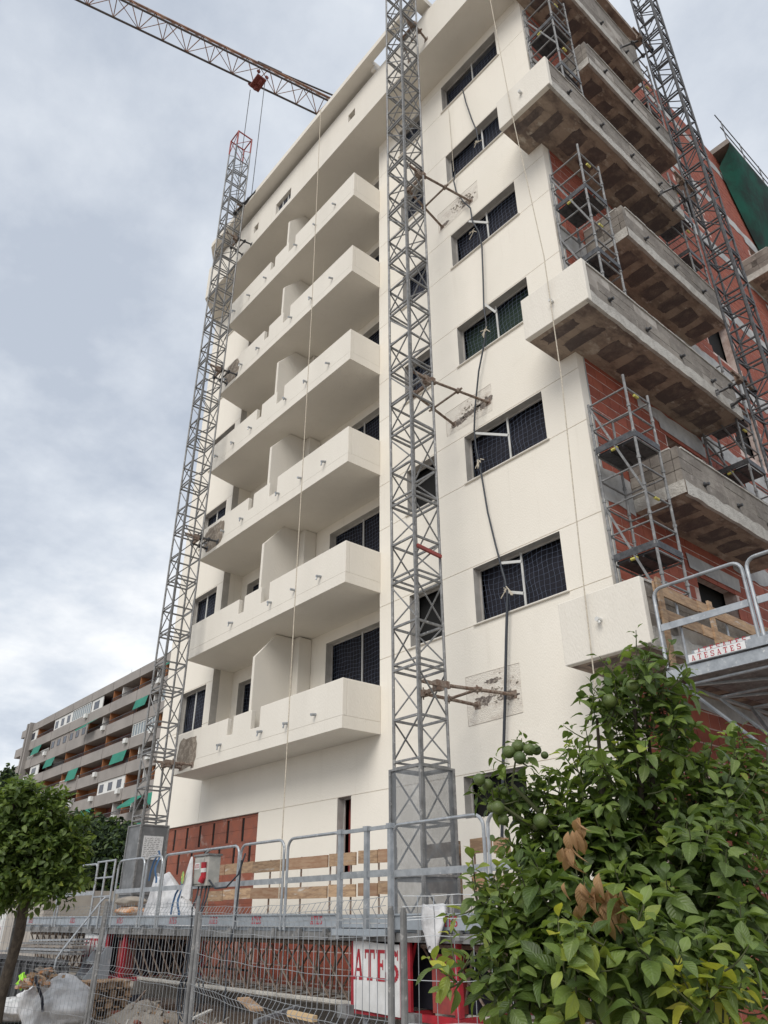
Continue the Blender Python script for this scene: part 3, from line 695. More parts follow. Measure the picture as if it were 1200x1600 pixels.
def damage(x0, x1, z0, z1, seed):
    q = random.Random(seed); mb = MB(); fr = MB(); e_ = .008
    def jag(a, b, n_): return [tuple(a[i]+(b[i]-a[i])*k/n_+(q.uniform(-.006, .006) if i != 1 else 0) for i in range(3)) for k in range(n_)]
    t0 = q.uniform(-.03, .03); cn = [(x0, 9.996, z0+t0), (x1, 9.996, z0), (x1+.01, 9.996, z1), (x0-.01, 9.996, z1-t0)]
    pts = [p for k in range(4) for p in jag(cn[k], cn[(k+1) % 4], 10)]
    mb.poly(pts); part('chipped_patch', mb, damage_mat(seed, .62, .5), wall)
    for k in (0, 2, 3) if seed == 1 else (2, 3): a, b = Vector(cn[k]), Vector(cn[(k+1) % 4]); fr.beam(a+Vector((0, -.001, 0)), b+Vector((0, -.001, 0)), e_, .005)
    part('patch_edge', fr, seam, wall)
    ch = MB()
    for k in range(60):
        x = q.gauss(x0+(x1-x0)*.62, (x1-x0)*.16); z = q.gauss((z0+z1)/2, (z1-z0)*.14)
        if x0 < x < x1 and z0 < z < z1:
            s = q.uniform(.004, .018); c_ = Vector((x, 9.985, z)); d = Vector((q.gauss(0, 1), q.gauss(0, .3), q.gauss(0, .6))).normalized()*s*1.6; ch.beam(c_-d, c_+d, s, s*.7)
    part('loose_render', ch, cement, wall, kind='stuff')
scorch = material('broken_render', (.15, .125, .11), .95, col2=(.42, .37, .32), scale=14, mix=(.48, .62), bump=1., bscale=40, detail=9)
def hole(x, z, rx, rz, seed):
    q = random.Random(seed); pts = []
    for k in range(30): a = 2*math.pi*k/30; f = q.uniform(.55, 1.1); pts.append((x+rx*f*math.cos(a), 9.9935, z+rz*f*math.sin(a)))
    mb = MB(); mb.poly(pts); part('broken_patch', mb, scorch, wall)
for i_, (x, z, rx, rz) in enumerate([(-8.42, 4.98, .26, .10), (-9.0, 4.98, .30, .10), (-8.75, 5.3, .22, .05), (-8.40, 11.22, .26, .13), (-9.15, 11.12, .28, .10), (-8.8, 11.2, .30, .08), (-8.4, 17.48, .24, .10), (-9.2, 17.42, .16, .08)]): hole(x, z, rx, rz, i_+31)
damage(-9.4, -8.13, 4.63, 5.48, 1); damage(-9.55, -8.2, 10.92, 11.6, 2); damage(-9.45, -8.05, 17.3, 17.95, 3)

# mast enclosures
def guard(label, x, y, s, z0, z1, solid):
    t = thing('mast_guard', label, 'guard', (x, y, z0), 'sheet metal guards round the mast feet')
    fr = MB()
    for a in ((x-s, y), (x, y), (x, y+s), (x-s, y+s)): fr.box(a[0]-.022, a[0]+.022, a[1]-.022, a[1]+.022, z0, z1)
    for z in (z0+.02, (z0+z1)/2, z1-.03):
        fr.box(x-s+.023, x-.023, y-.018, y+.016, z, z+.03); fr.box(x-.018, x+.018, y+.023, y+s-.023, z, z+.03)
        fr.box(x-s+.023, x-.023, y+s-.018, y+s+.016, z, z+.03); fr.box(x-s-.018, x-s+.018, y+.023, y+s-.023, z, z+.03)
    part('frame', fr, steel, t)
    ms = gridsolid if solid else gridm
    for nm, q in (('front', ((x-s, y+.001, z0), (x, y+.001, z0), (x, y+.001, z1), (x-s, y+.001, z1))), ('side', ((x-.001, y, z0), (x-.001, y+s, z0), (x-.001, y+s, z1), (x-.001, y, z1)))):
        mb = MB(); mb.quad(*q); part('mesh_panel', mb, ms, t)
    return t
guard('see-through perforated guard round the foot of the central mast', -8.425, 7.875, .68, .6, 3.6, False)
GL = guard('dusty opaque guard with a paper notice round the foot of the left mast', -18.01, 7.875, .68, .6, 3.55, True)
nb = MB(); nb.box(-18.004, -17.994, 7.97, 8.46, 2.8, 3.3); nb_ = part('paper_notice', nb, paper, GL)
tx = MB(); q = random.Random(3)
for r_i in range(11):
    z = 3.25-r_i*.039; x = 8.0
    while x < 8.36:
        l_ = q.uniform(.015, .07); tx.quad((-17.992, x, z-.012), (-17.992, x+l_, z-.012), (-17.992, x+l_, z), (-17.992, x, z)); x += l_+q.uniform(.01, .05)
part('print', tx, steel, nb_)

# ================================================================ LETTERS A T E S with slab serifs
def letters(text, h, wd, gap, th):
    """list of polygons in the x-z plane, origin bottom left"""
    polys = []; x = 0; s = .20*wd; tn = .11*h
    def rect(a, b, c_, d_): polys.append([(x+a, c_), (x+b, c_), (x+b, d_), (x+a, d_)])
    for ch in text:
        if ch == 'A':
            polys.append([(x+.10*wd, tn), (x+.24*wd, tn), (x+.52*wd, h*.82), (x+.47*wd, h), (x+.40*wd, h)])
            polys.append([(x+.66*wd, tn), (x+.90*wd, tn), (x+.60*wd, h), (x+.47*wd, h)])
            rect(.28*wd, .72*wd, h*.28, h*.38); rect(0, .36*wd, 0, tn); rect(.56*wd, wd, 0, tn)
        elif ch == 'T':
            rect(.0, wd, h-tn, h); rect(.38*wd, .62*wd, tn, h-tn); rect(.22*wd, .78*wd, 0, tn); rect(0, .10*wd, h*.70, h-tn); rect(.90*wd, wd, h*.70, h-tn)
        elif ch == 'E':
            rect(.0, .95*wd, 0, tn); rect(.0, .95*wd, h-tn, h); rect(.14*wd, .38*wd, tn, h-tn); rect(.38*wd, .68*wd, h*.46, h*.46+tn)
            rect(.85*wd, .95*wd, tn, h*.30); rect(.85*wd, .95*wd, h*.72, h-tn); rect(.60*wd, .68*wd, h*.36, h*.46); rect(.60*wd, .68*wd, h*.46+tn, h*.68)
        elif ch == 'S':
            c1, c2 = (x+.48*wd, h*.735), (x+.48*wd, h*.275); pts = []
            for k in range(13):
                a = math.radians(20+k*(250-20+20)/12); pts.append((c1[0]+.36*wd*math.cos(a), c1[1]+.215*h*math.sin(a)))
            for k in range(1, 13):
                a = math.radians(90-k*250/12); pts.append((c2[0]+.38*wd*math.cos(a), c2[1]+.225*h*math.sin(a)))
            for k in range(len(pts)-1):
                (a0, b0), (a1, b1) = pts[k], pts[k+1]; dx, dz = a1-a0, b1-b0; l_ = math.hypot(dx, dz) or 1; nx, nz = -dz/l_*tn*.75, dx/l_*tn*.6
                polys.append([(a0-nx, b0-nz), (a1-nx, b1-nz), (a1+nx, b1+nz), (a0+nx, b0+nz)])
            rect(.0, .10*wd, 0, h*.33); rect(.86*wd, .95*wd, h*.68, h)
        elif ch == 'M':
            rect(0, .2*wd, 0, h); rect(.8*wd, wd, 0, h)
        x += wd+gap
    return polys, x-gap
def sign(par, text, x, y, z, h, wd, gap, mat, name='lettering'):
    ps, tot = letters(text, h, wd, gap, 0); mb = MB()
    for i, p in enumerate(ps):
        yy = y-.0004*(i % 7); mb.poly([(x-tot/2+a, yy, z+b) for a, b in p])
    return part(name, mb, mat, par)

# ================================================================ LOWER WORK PLATFORM
PY = 6.8
PF = thing('work_platform', 'long galvanised climbing work platform with lettered toe boards at the foot of the facade', 'platform', (-12, 7.8, 0))
xl, xr = at(36, 1440, Y=PY).x, -4.6
dk = MB()
x = xl
while x < xr:
    dk.box(x, min(x+.6, xr)-.008, PY+.03, 8.0, 1.44, 1.485); x += .6
x = xl
while x < xr:
    dk.box(x, min(x+.6, xr)-.008, 8.01, 8.95, 1.44, 1.485) if not (-9.3 < x+.3 < -8.2 or -18.9 < x+.3 < -17.8) else None; x += .6
part('deck', dk, railb, PF)
eb = MB(); eb.box(xl, xr, PY+.01, PY+.06, 1.34, 1.435); eb.box(xl, xr, 8.9, 8.95, 1.34, 1.435)
x = xl+.1
while x < xr: eb.box(x, x+.07, PY-.05, PY+.008, 1.37, 1.47); x += .62
part('edge_beam', eb, steel, PF)
tps = [48, 113, 187, 270, 333, 400, 494]; cs = [at(p, 1438, Y=PY-.03).x for p in tps]
ed = [xl] + [(cs[i]+cs[i+1])/2 for i in range(len(cs)-1)] + [at(528, 1440, Y=PY).x]
for i, c_ in enumerate(cs):
    tb = MB(); tb.box(ed[i]+.01, ed[i+1]-.01, PY-.025, PY, 1.50, 1.64); tb.box(ed[i]+.01, ed[i+1]-.01, PY-.045, PY-.026, 1.63, 1.65)
    o = part('toe_board', tb, railb, PF); sign(o, 'ATES', c_, PY-.027, 1.522, .098, .060, .010, redtxt)
a, b = at(600+18, 1440, Y=PY).x, at(830, 1440, Y=PY).x
tb = MB(); tb.box(a, b, PY-.025, PY, 1.47, 1.635); tb.box(a, b, PY-.045, PY-.026, 1.62, 1.64); o = part('toe_board', tb, railb, PF)
sign(o, 'ATES', at(703, 1440, Y=PY).x, PY-.027, 1.505, .105, .064, .012, redtxt)
gt = MB(); a, b = at(528, 1440, Y=PY).x, at(612, 1440, Y=PY).x
for z in (1.61, 1.56, 1.51): gt.box(a+.01, b-.01, PY-.04+(.02 if z == 1.5 else 0), PY-.005, z-.02, z+.025)
gt.box(a, b, PY-.10, PY-.045, 1.40, 1.475); part('threshold', gt, railb, PF)
def rail_panel(x0, x1, z0=1.45, z1=2.62, y=PY-.03, name='guard_rail', mat=rail, par=None):
    mb = MB(); r = .14; pts = [(x0, y, z0)]
    for k in range(6): a_ = math.pi-k*math.pi/10; pts.append((x0+r+r*math.cos(a_), y, z1-r+r*math.sin(a_)))
    for k in range(6): a_ = math.pi/2-k*math.pi/10; pts.append((x1-r+r*math.cos(a_), y, z1-r+r*math.sin(a_)))
    pts.append((x1, y, z0)); mb.path(pts, .021, 8); mb.box(x0+.022, x1-.022, y-.008, y+.008, (z0+z1)/2+.0, (z0+z1)/2+.075)
    return part(name, mb, mat, par or PF)
for p0, p1 in [(38, 92), (96, 148), (181, 222), (226, 250), (253, 371), (374, 443), (449, 535), (617, 765), (772, 850)]:
    zt = 1.6+.152*PY; rail_panel(at(p0, 1400, Y=PY).x, at(p1, 1400, Y=PY).x, z1=zt)
gp = MB()
for p0 in (531, 573, 611):
    x = at(p0, 1400, Y=PY-.06).x; gp.box(x-.03, x+.03, PY-.09, PY-.035, 1.36, 2.66 if p0 < 600 else 2.62)
    gp.box(x-.045, x+.045, PY-.10, PY-.025, 2.6, 2.66)
x0, x1 = at(531, 1400, Y=PY-.06).x, at(611, 1400, Y=PY-.06).x
gp.box(x0+.031, x1-.031, PY-.08, PY-.045, 2.60, 2.645); gp.box(x0+.031, x1-.031, PY-.075, PY-.05, 2.05, 2.13); part('gate', gp, rail, PF)
gp = MB()                                            # access gate at the stairs
xa, xb = at(150, 1400, Y=PY).x, at(177, 1400, Y=PY).x
for x in (xa, (xa+xb)/2, xb): gp.tube((x, PY-.06, 1.42), (x, PY-.06, 2.68), .022, 8)
for z in (2.0, 2.35, 2.66): gp.tube((xa, PY-.06, z), (xb, PY-.06, z), .018, 6)
part('access_gate', gp, rail, PF)
# timber back rail
segs = [(330, 352), (352, 395), (395, 447), (447, 512), (515, 557), (560, 590), (592, 611), (668, 720), (738, 772), (774, 800)]
for row_, (za, zb_) in enumerate(((2.40, 2.60), (1.92, 2.11))):
    for i, (p0, p1) in enumerate(segs):
        xa, xb = at(p0, 1360, Y=8.72).x, at(p1, 1360, Y=8.72).x
        mb = MB(); j = rnd.uniform(-.015, .015); t_ = rnd.uniform(-.015, .015); y_ = 8.70+.012*(i % 2)
        mb.extr([(xa, y_, za+j), (xb-.01, y_, za+j+t_), (xb-.01, y_, zb_+j+t_), (xa, y_, zb_+j)], (0, .03, 0)); part('timber_board', mb, wood if (i+row_) % 3 else wood2, PF)
for p0 in (300, 325, 372, 420, 469, 515, 548, 592, 620, 668, 700, 722, 745, 790):
    x = at(p0, 1400, Y=8.76).x; ps = MB(); ps.tube((x, 8.76, 1.4), (x, 8.76, 2.6), .018, 6); part('back_post', ps, rust, PF)
# truss below
tr = MB(); segx = [(xl, -17.9), (-16.5, -8.85), (-7.6, -4.6)]
for sa, sb in segx:
    for y in (7.05, 7.95):
        tr.tube((sa, y, 1.30), (sb, y, 1.30), .028, 6); 
    n_ = max(2, int((sb-sa)/.42)); dx = (sb-sa)/n_
    for k in range(n_):
        xa, xb = sa+k*dx, sa+(k+1)*dx
        for y in (7.05, 7.95):
            tr.tube((xa, y, 1.30), (xb, y+(.22 if y < 7.5 else -.22), .62), .015, 5, caps=False); tr.tube((xb, y, 1.30), (xa, y+(.22 if y < 7.5 else -.22), .62), .015, 5, caps=False)
        tr.tube((xa, 7.05, 1.30), (xb, 7.95, 1.30), .014, 5, caps=False)
        tr.tube((xa, 7.27, .62), (xa, 7.73, .62), .014, 5, caps=False)
part('truss', tr, rust, PF)
bc = MB()
for sa, sb in segx: bc.tube((sa, 7.27, .6), (sb, 7.27, .6), .036, 8); bc.tube((sa, 7.73, .6), (sb, 7.73, .6), .036, 8)
part('bottom_chord', bc, edgec, PF)
# base units
def base_unit(label, x0, x1, side=1):
    t = thing('base_unit', label, 'machine', ((x0+x1)/2, 7.5, .2), 'red base units under the masts')
    fr = MB(); z0, z1 = .56, 1.42; y0, y1 = 6.92, 8.6; b = .07; xe = x1+.9
    for x in (x0, x1, xe):
        for y in (y0, y1): fr.box(x-b/2, x+b/2, y-b/2, y+b/2, z0+.075, z1-.0755)
    for z in (z0, z1-b):
        for y in (y0, y1): fr.box(x0-b/2, xe+b/2, y-b/2, y+b/2, z, z+b)
        for x in (x0, x1, xe): fr.box(x-b/2, x+b/2, y0+b/2+.001, y1-b/2-.001, z+.001, z+b-.001)
    fr.box(x1+.04, x1+.14, y0-.03, y0+.01, z0+.08, z1-.08)
    for k in range(2): fr.beam((x1+.15, y0+.05, z1-.06), (x1+.04, y0+.05, z1-.28-.1*k), .04, .04)
    part('frame', fr, redp, t)
    bp_ = MB(); bp_.box(x0+.05, xe-.05, y0+.35, y1-.1, z0+.08, z1-.1); part('painted_dark_inside', bp_, void, t)  # near-black block, the painted shade inside the open frame
    bp_ = MB(); bp_.box(x1+.35, x1+.7, y0+.12, y0+.34, z0+.08, z1-.2); part('gearbox', bp_, redd, t)
    pn = MB(); pts = []
    for k in range(9):
        u = k/8; pts.append((x0+.03+(x1-x0-.05)*u, y0-.06, z1-.06-.05*math.sin(math.pi*u*.5)))
    for k in range(9):
        u = 1-k/8; pts.append((x0+.06+(x1-x0-.08)*u, y0-.06, z0+.02+.03*(1-u)))
    pn.extr(pts, (0, .015, 0)); o = part('panel', pn, whitep, t)
    sign(o, 'ATES', (x0+x1)/2+.01, y0-.063, z0+.36, .33, (x1-x0)*.205, (x1-x0)*.032, redp)
    for x in (x0+.1, xe-.1): lg = MB(); lg.tube((x, y0+.1, -.02), (x, y0+.1, z0), .04, 8); lg.box(x-.12, x+.12, y0-.02, y0+.22, -.02, .03); part('jack_leg', lg, rail, t)
    for x in (x0+.05, xe-.1): wl = MB(); wl.tube((x, y0+.3, .16), (x, y0+.5, .16), .17, 14); part('wheel', wl, void, t)
    return t
base_unit('red base unit with a large white lettered panel under the central mast', -8.72, -7.78)
base_unit('red base unit with a white lettered panel partly hidden by the steps', -17.75, -16.72)
# electrical box, cables, bags
CB = thing('control_box', 'grey electrical control box hung on the platform rail', 'electrical box', (-12.4, 6.7, 2.05))
a, b = at(303, 1360, Y=6.62).x, at(325, 1360, Y=6.62).x
mb = MB(); mb.box(a, b, 6.62, 6.84, 2.07, 2.52); mb.box(a+.03, b-.16, 6.605, 6.619, 2.1, 2.49); part('housing', mb, material('box_grey', (.33, .33, .31), .6, col2=(.42, .41, .38), scale=6), CB)
mb = MB(); mb.box(a-.02, b+.02, 6.60, 6.86, 2.521, 2.55); mb.tube((a+.2, 6.7, 2.56), (a+.35, 6.7, 2.62), .02, 6); part('lid', mb, steel, CB)
mb = MB(); mb.box(a+.06, a+.22, 6.598, 6.604, 2.32, 2.42); o = part('label_plate', mb, whitep, CB); sign(o, 'ATES', a+.14, 6.597, 2.34, .06, .03, .005, redtxt)
mb = MB(); mb.tube((b-.09, 6.58, 2.42), (b-.09, 6.60, 2.17), .045, 10); mb.tube((b-.09, 6.59, 2.2), (b-.12, 6.57, 2.12), .05, 10); part('socket', mb, redp, CB)
mb = MB(); mb.tube((b-.09, 6.583, 2.33), (b-.09, 6.59, 2.27), .048, 10); part('socket_band', mb, whitep, CB)
cb = MB(); q = random.Random(5)
for k, (xo, zb_) in enumerate([(a+.08, .15), (a+.2, .3), (b-.15, .1), (b-.05, 1.0)]):
    pts = [(xo, 6.7, 2.07), (xo+.03, 6.66, 1.9)]
    for j in range(8): t = j/7; pts.append((xo+.05*math.sin(j+k)+.1*t, 6.62-.1*t, 1.75-(1.75-zb_)*t))
    for j in range(5): pts.append((xo+.15+.12*j, 6.5-.03*j, zb_-.05*math.sin(j*.8)+.02*j))
    cb.path(pts, .014, 6)
cb.path([(b+.0, 6.66, 2.15), (b+.3, 6.62, 2.02), (b+.65, 6.62, 2.03), (b+.95, 6.64, 2.2), (b+.98, 6.72, 2.5)], .014, 6)
cb.path([(b+.98, 6.66, 2.4), (b+.96, 6.66, 2.0), (b+.92, 6.66, 1.5), (b+.8, 6.64, 1.1), (b+.95, 6.6, .4), (b+1.0, 6.5, .05)], .014, 6)
for k in range(3):
    cb.path([(a+.5+.28*math.cos(t*.5+k)*(1+.1*k), 6.45+.06*k, .55+.32*math.sin(t*.5+k)) for t in range(13)], .013, 6)
solo('power_cable', cb, cablem, 'black power cables looping down from the control box to the ground', 'cable', smooth=True)

def blob(cx_, cy_, cz, rx, ry, rz, seed, rough=.12, nu=26, nv=18, e_=2.4, pinch=0.):
    mb = MB(); q = random.Random(seed); ph = [q.uniform(0, 6.28) for _ in range(12)]
    for j in range(nv+1):
        b_ = -math.pi/2+math.pi*j/nv
        for i in range(nu):
            a_ = 2*math.pi*i/nu
            c1 = math.cos(b_); x = c1*math.copysign(abs(math.cos(a_))**(2/e_), math.cos(a_)); y = c1*math.copysign(abs(math.sin(a_))**(2/e_), math.sin(a_)); z = math.sin(b_)
            f = 1+rough*(math.sin(3*a_+ph[0]+2*b_)+.7*math.sin(5*a_+ph[1]-3*b_)+.6*math.sin(7*b_+ph[2]+2*a_)+.45*math.sin(11*a_+ph[3]+5*b_))
            if z > 0: f *= 1-pinch*z
            mb.v.append((cx_+rx*x*f, cy_+ry*y*f, cz+rz*z*(1+rough*.6*math.sin(4*a_+ph[4]))))
    for j in range(nv):
        for i in range(nu):
            i2 = (i+1) % nu; mb.f.append((j*nu+i, j*nu+i2, (j+1)*nu+i2, (j+1)*nu+i)); mb.mi.append(0)
    return mb
# big white bag on the deck: a gathered sheet
BG = thing('bulk_bag', 'big white woven bag with blue straps standing on the work platform', 'bag', (-13.9, 7.1, 1.42))
x0, x1 = at(213, 1425, Y=7.0).x, at(308, 1428, Y=7.0).x
mb = MB(); nu, nv = 40, 14
for j in range(nv+1):
    t = j/nv; xa = x0+.0+t*.22; xb = x1-t**.8*(x1-x0)*.74
    for i in range(nu):
        a_ = 2*math.pi*i/nu; cxx = (xa+xb)/2; rx = (xb-xa)/2; ry = .42*(1-t*.75)
        f = 1+.07*math.sin(9*a_+3*t)+.05*math.sin(17*a_-4*t)
        mb.v.append((cxx+rx*math.cos(a_)*f, 7.25+ry*math.sin(a_)*f, 1.41+t*(.95+.04*math.sin(2*a_+1))))
for j in range(nv):
    for i in range(nu): i2 = (i+1) % nu; mb.f.append((j*nu+i, j*nu+i2, (j+1)*nu+i2, (j+1)*nu+i)); mb.mi.append(0)
part('cloth', mb, bagw, BG, smooth=True)
for px_, pyy in ((246, 1345), (281, 1395)):
    p = at(px_, pyy, Y=6.9); mb = MB(); q = random.Random(px_)
    pts = [p+Vector((.02*math.sin(k*1.1), -.0+.02*math.sin(k), .18-k*.07)) for k in range(9)]
    for k in range(8): d = Vector((.05, 0, 0)); mb.quad(pts[k]-d*.7, pts[k]+d, pts[k+1]+d, pts[k+1]-d*.7)
    mb.path([p+Vector((0, -.01, .1)), p+Vector((-.12, -.02, -.02)), p+Vector((-.2, -.02, -.2)), p+Vector((-.22, -.02, -.34))], .018, 5); part('strap', mb, blue, BG)
pb = at(294, 1370, Y=6.55); mb = MB(); nu = 16
for j in range(11):
    t = j/10
    for i in range(nu):
        a_ = 2*math.pi*i/nu; r = .02+.13*t**.8; f = 1+.18*math.sin(5*a_+t*3); mb.v.append((pb.x-.06*t+r*math.cos(a_)*f+.06, pb.y+.5*r*math.sin(a_)*f, 2.52-.62*t+.03*math.sin(3*a_)*t))
for j in range(10):
    for i in range(nu): i2 = (i+1) % nu; mb.f.append((j*nu+i, j*nu+i2, (j+1)*nu+i2, (j+1)*nu+i)); mb.mi.append(0)
pbag = thing('plastic_bag', 'white plastic carrier bag with a green print hanging beside the control box', 'bag', tuple(pb))
part('film', mb, bagw, pbag, smooth=True)
mb = MB(); mb.poly([(pb.x+.0+.05*math.cos(k)*1.0, pb.y-.10, 2.2+.1*math.sin(k)) for k in [i*6.283/12 for i in range(12)]]); part('print', mb, material('bag_print', (.25, .42, .12), .6, col2=(.75, .65, .12), scale=12, mix=(.45, .5)), pbag)
for nm, lab, ce, m_, k in [('cement_sack', 'orange and white sack lying on the platform by the left mast', (190, 1424), orange, 1), ('cement_sack', 'dusty beige sack on top of the orange sack', (190, 1409), cement, 2)]:
    p = at(ce[0], ce[1], Y=7.0); solo(nm, blob(p.x, p.y+.2, p.z, .36, .25, .10, k, .05, e_=3.4), m_, lab, 'sack', smooth=True)
p = at(672, 1438, Y=6.68)
mb = MB(); nu, nv = 18, 12; q = random.Random(9)
for j in range(nv+1):
    t = j/nv
    for i in range(nu):
        a_ = 2*math.pi*i/nu; r = (.17*(1-t**2*.55))*(1+.2*math.sin(3*a_+5*t)+.12*math.sin(7*a_)); mb.v.append((p.x+.02+r*math.cos(a_), 6.70+.35*r*math.sin(a_), 1.70-.42*t+.04*math.sin(2*a_)))
for j in range(nv):
    for i in range(nu): i2 = (i+1) % nu; mb.f.append((j*nu+i, j*nu+i2, (j+1)*nu+i2, (j+1)*nu+i)); mb.mi.append(0)
mb.poly([mb.v[i] for i in range(nu)])
solo('rag', mb, bagw, 'crumpled white rag draped over the toe board below the central mast', 'cloth', smooth=True)

# steps up to the platform
ST = thing('metal_steps', 'portable galvanised steps with a tube handrail leading up to the platform', 'steps', (-17, 6.2, 0))
sx0, sx1 = -16.45, -15.97; yt, zt_, yb = 6.62, 1.12, 5.86
for x in (sx0, sx1):
    mb = MB(); mb.extr([(x, yt, zt_), (x, yt+.12, zt_), (x, yt+.12, .25), (x, yb+.42, -.02), (x, yb-.06, -.02)], (.02, 0, 0)); part('stringer', mb, railb, ST)
for k in range(5):
    t = k/5; mb = MB(); y = yt+(yb-yt)*t; z = zt_*(1-t); mb.box(sx0+.021, sx1-.001, y-.06, y+.12, z-.045, z-.004); part('tread', mb, rail, ST)
mb = MB(); x = sx0-.02
mb.path([(x, yb-.02, .15), (x, yb+.04, .95), (x, yb+.12, 1.08), (x, yt-.04, 1.90), (x, yt+.03, 1.97), (x, yt+.12, 1.97), (x, yt+.18, 1.88), (x, yt+.16, 1.0)], .02, 8)
part('handrail', mb, rail, ST)
mb = MB(); mb.tube((sx1+.01, yt+.1, -.02), (sx1+.01, yt+.1, .6), .02, 6); part('prop', mb, steel, ST)

# ================================================================ LOWER BRICK: niche filling and exposed base
NB = thing('niche_brickwork', 'dusty red hollow brick infill with upright slots at the foot of the facade', 'brick wall', (-18.7, 10.1, 1.3))
mb = MB(); mb.box(-21.1, -16.35, 10.075, 10.2, -.2, 3.8); part('mortar_or_dark_bed', mb, black, NB)  # black bed close behind the bricks paints the dark of the slots
# slots: two staggered rows
rows_ = [(3.22, 3.74), (2.62, 3.18), (1.9, 2.58), (1.25, 1.86), (.62, 1.21), (-.02, .58)]
for ri, (za, zb_) in enumerate(rows_):
    x = -21.1+(.0 if ri % 2 else .34); first = -21.1
    stops = []
    while x < -16.4: stops.append(x); x += .72
    prev = -21.1
    for sx in stops+[-16.35]:
        if ri > 1: pass
        xa, xb = prev, min(sx, -16.35)
        # wide bricks between the slots, courses of 0.26
        for c_ in range(2):
            ca, cb_ = za+(zb_-za)*c_/2, za+(zb_-za)*(c_+1)/2
            if xb-xa > .05: brick_obj(NB, brick2, xa+.0, xb-(0 if ri < 2 else .006), 10.05+rnd.uniform(0, .006), 10.074, ca, cb_-.005, 'n')
        prev = sx+(.12 if ri < 2 else 0.006)
mb = MB(); mb.box(-21.1, -16.36, 10.05, 10.0745, 3.74, 3.795); mb.box(-21.1, -16.36, 10.055, 10.0745, 3.176, 3.219); mb.box(-21.1, -16.36, 10.055, 10.0745, 2.578, 2.619); mb.box(-21.1, -16.36, 10.055, 10.0745, 1.856, 1.898); part('mortar_course', mb, brick2, NB)
BB = thing('base_brickwork', 'exposed red brick base of the facade behind the platform truss', 'brick wall', (-12, 10.1, 0))
mb = MB(); mb.box(-16.34, XR-.03, 10.016, 10.2, -.2, 1.315); part('mortar_or_dark_bed', mb, mortar, BB)
z = -.05; row = 0
while z < 1.3:
    x = -16.3+(.17 if row % 2 else 0)
    while x < -6.5:
        brick_obj(BB, brick, x, x+.33, 10.003+rnd.uniform(0, .008), 10.034, z, min(z+.245, 1.31), 'b%d' % (int(x*10) % 2)); x += .345
    z += .27; row += 1
for zt in (0,):
    lg = MB(); lg.box(-21, -6.2, 9.55, 9.99, -.1, .42); 
    solo('low_kerb_wall', lg, cement, 'low dusty concrete ledge along the foot of the facade', 'ledge')

# ================================================================ ROPES
CABLES = []
def hang(label, pts, r, mat, n=6, name='rope', cat='rope'):
    mb = MB(); mb.path(pts, r, n); return solo(name, mb, mat, label, cat, smooth=True)
hang('pale rope hanging from the roof edge down across the front balconies', [(-13.2, 8.54, 25.42), (-13.15, 8.53, 25.2), (-13.05, 8.55, 16), (-13.0, 8.5, 8), (-12.98, 8.5, 1.9)], .011, ropem)
hang('pale rope running down beside the corner balconies', [(-6.2, 8.95, 24.9), (-6.2, 8.93, 22.07), (-6.0, 8.9, 17.17), (-5.73, 8.9, 12.6), (-5.74, 8.9, 9.7), (-5.86, 8.9, 6.6), (-5.93, 8.9, 4.4)], .010, ropem)
hang('thin pale rope hanging below the top window', [tuple(at(701, 170, Y=9.93)), tuple(at(709, 268, Y=9.93))], .008, ropem)
seg = [(723, 140), (732, 172), (745, 205)]
def cable(pxs, lab, r=.019):
    pts = [at(a, b, Y=9.88) for a, b in pxs]; CABLES.append(hang(lab, pts, r, cablem, name='cable', cat='cable')); CABLES[-1]['_w'] = (0., 0., 0.)
cable([(723, 140), (728, 160), (737, 186), (745, 205), (748, 226)], 'short dark cable between the two highest windows')
cable([(711, 270), (709, 283), (713, 300), (724, 315), (735, 325), (738, 345), (748, 362), (753, 385), (755, 440), (756, 480), (760, 505), (757, 535), (748, 580), (742, 640), (741, 672), (744, 700), (752, 740), (762, 800), (774, 850), (784, 888)], 'long dark cable running down past four windows')
cable([(784, 888), (789, 905), (793, 930), (791, 1000), (789, 1100), (786, 1200), (784, 1330)], 'dark cable hanging from the lowest window to the ground', .026)
hm = MB()
for (a, b, c_, d_) in [((742, 677), (794, 680), 9.9, 0), ((757, 475), (775, 488), 9.9, 0), ((784, 880), (815, 877), 9.9, 0), ((733, 346), (763, 348), 9.9, 0), ((793, 925), (818, 927), 9.9, 0)]:
    hm = MB(); hm.beam(at(*a, Y=c_), at(*b, Y=c_), .03, .05); part('cable_arm', hm, whitem, B)
q = random.Random(8)
for (a, b) in ((747, 220), (739, 362), (759, 515), (791, 918), (748, 720)):
    p = at(a, b, Y=9.86); kn = MB()
    for k in range(7): kn.tube(p+Vector((q.uniform(-.05, .05), 0, q.uniform(-.05, .05))), p+Vector((q.uniform(-.16, .16), -.02, q.uniform(-.2, .05))), .01, 5)
    part('cord_knot', kn, ropem, CABLES[1], kind='stuff' if False else None)
for z_ in (5.35, 11.5, 17.75): spk = MB(); spk.tube((-5.75, 8.99, z_), (-5.75, 8.90, z_), .035, 8); spk.tube((-5.75, 8.93, z_), (-5.72, 8.92, z_-.07), .02, 6); part('drain_spout', spk, whitem, B)

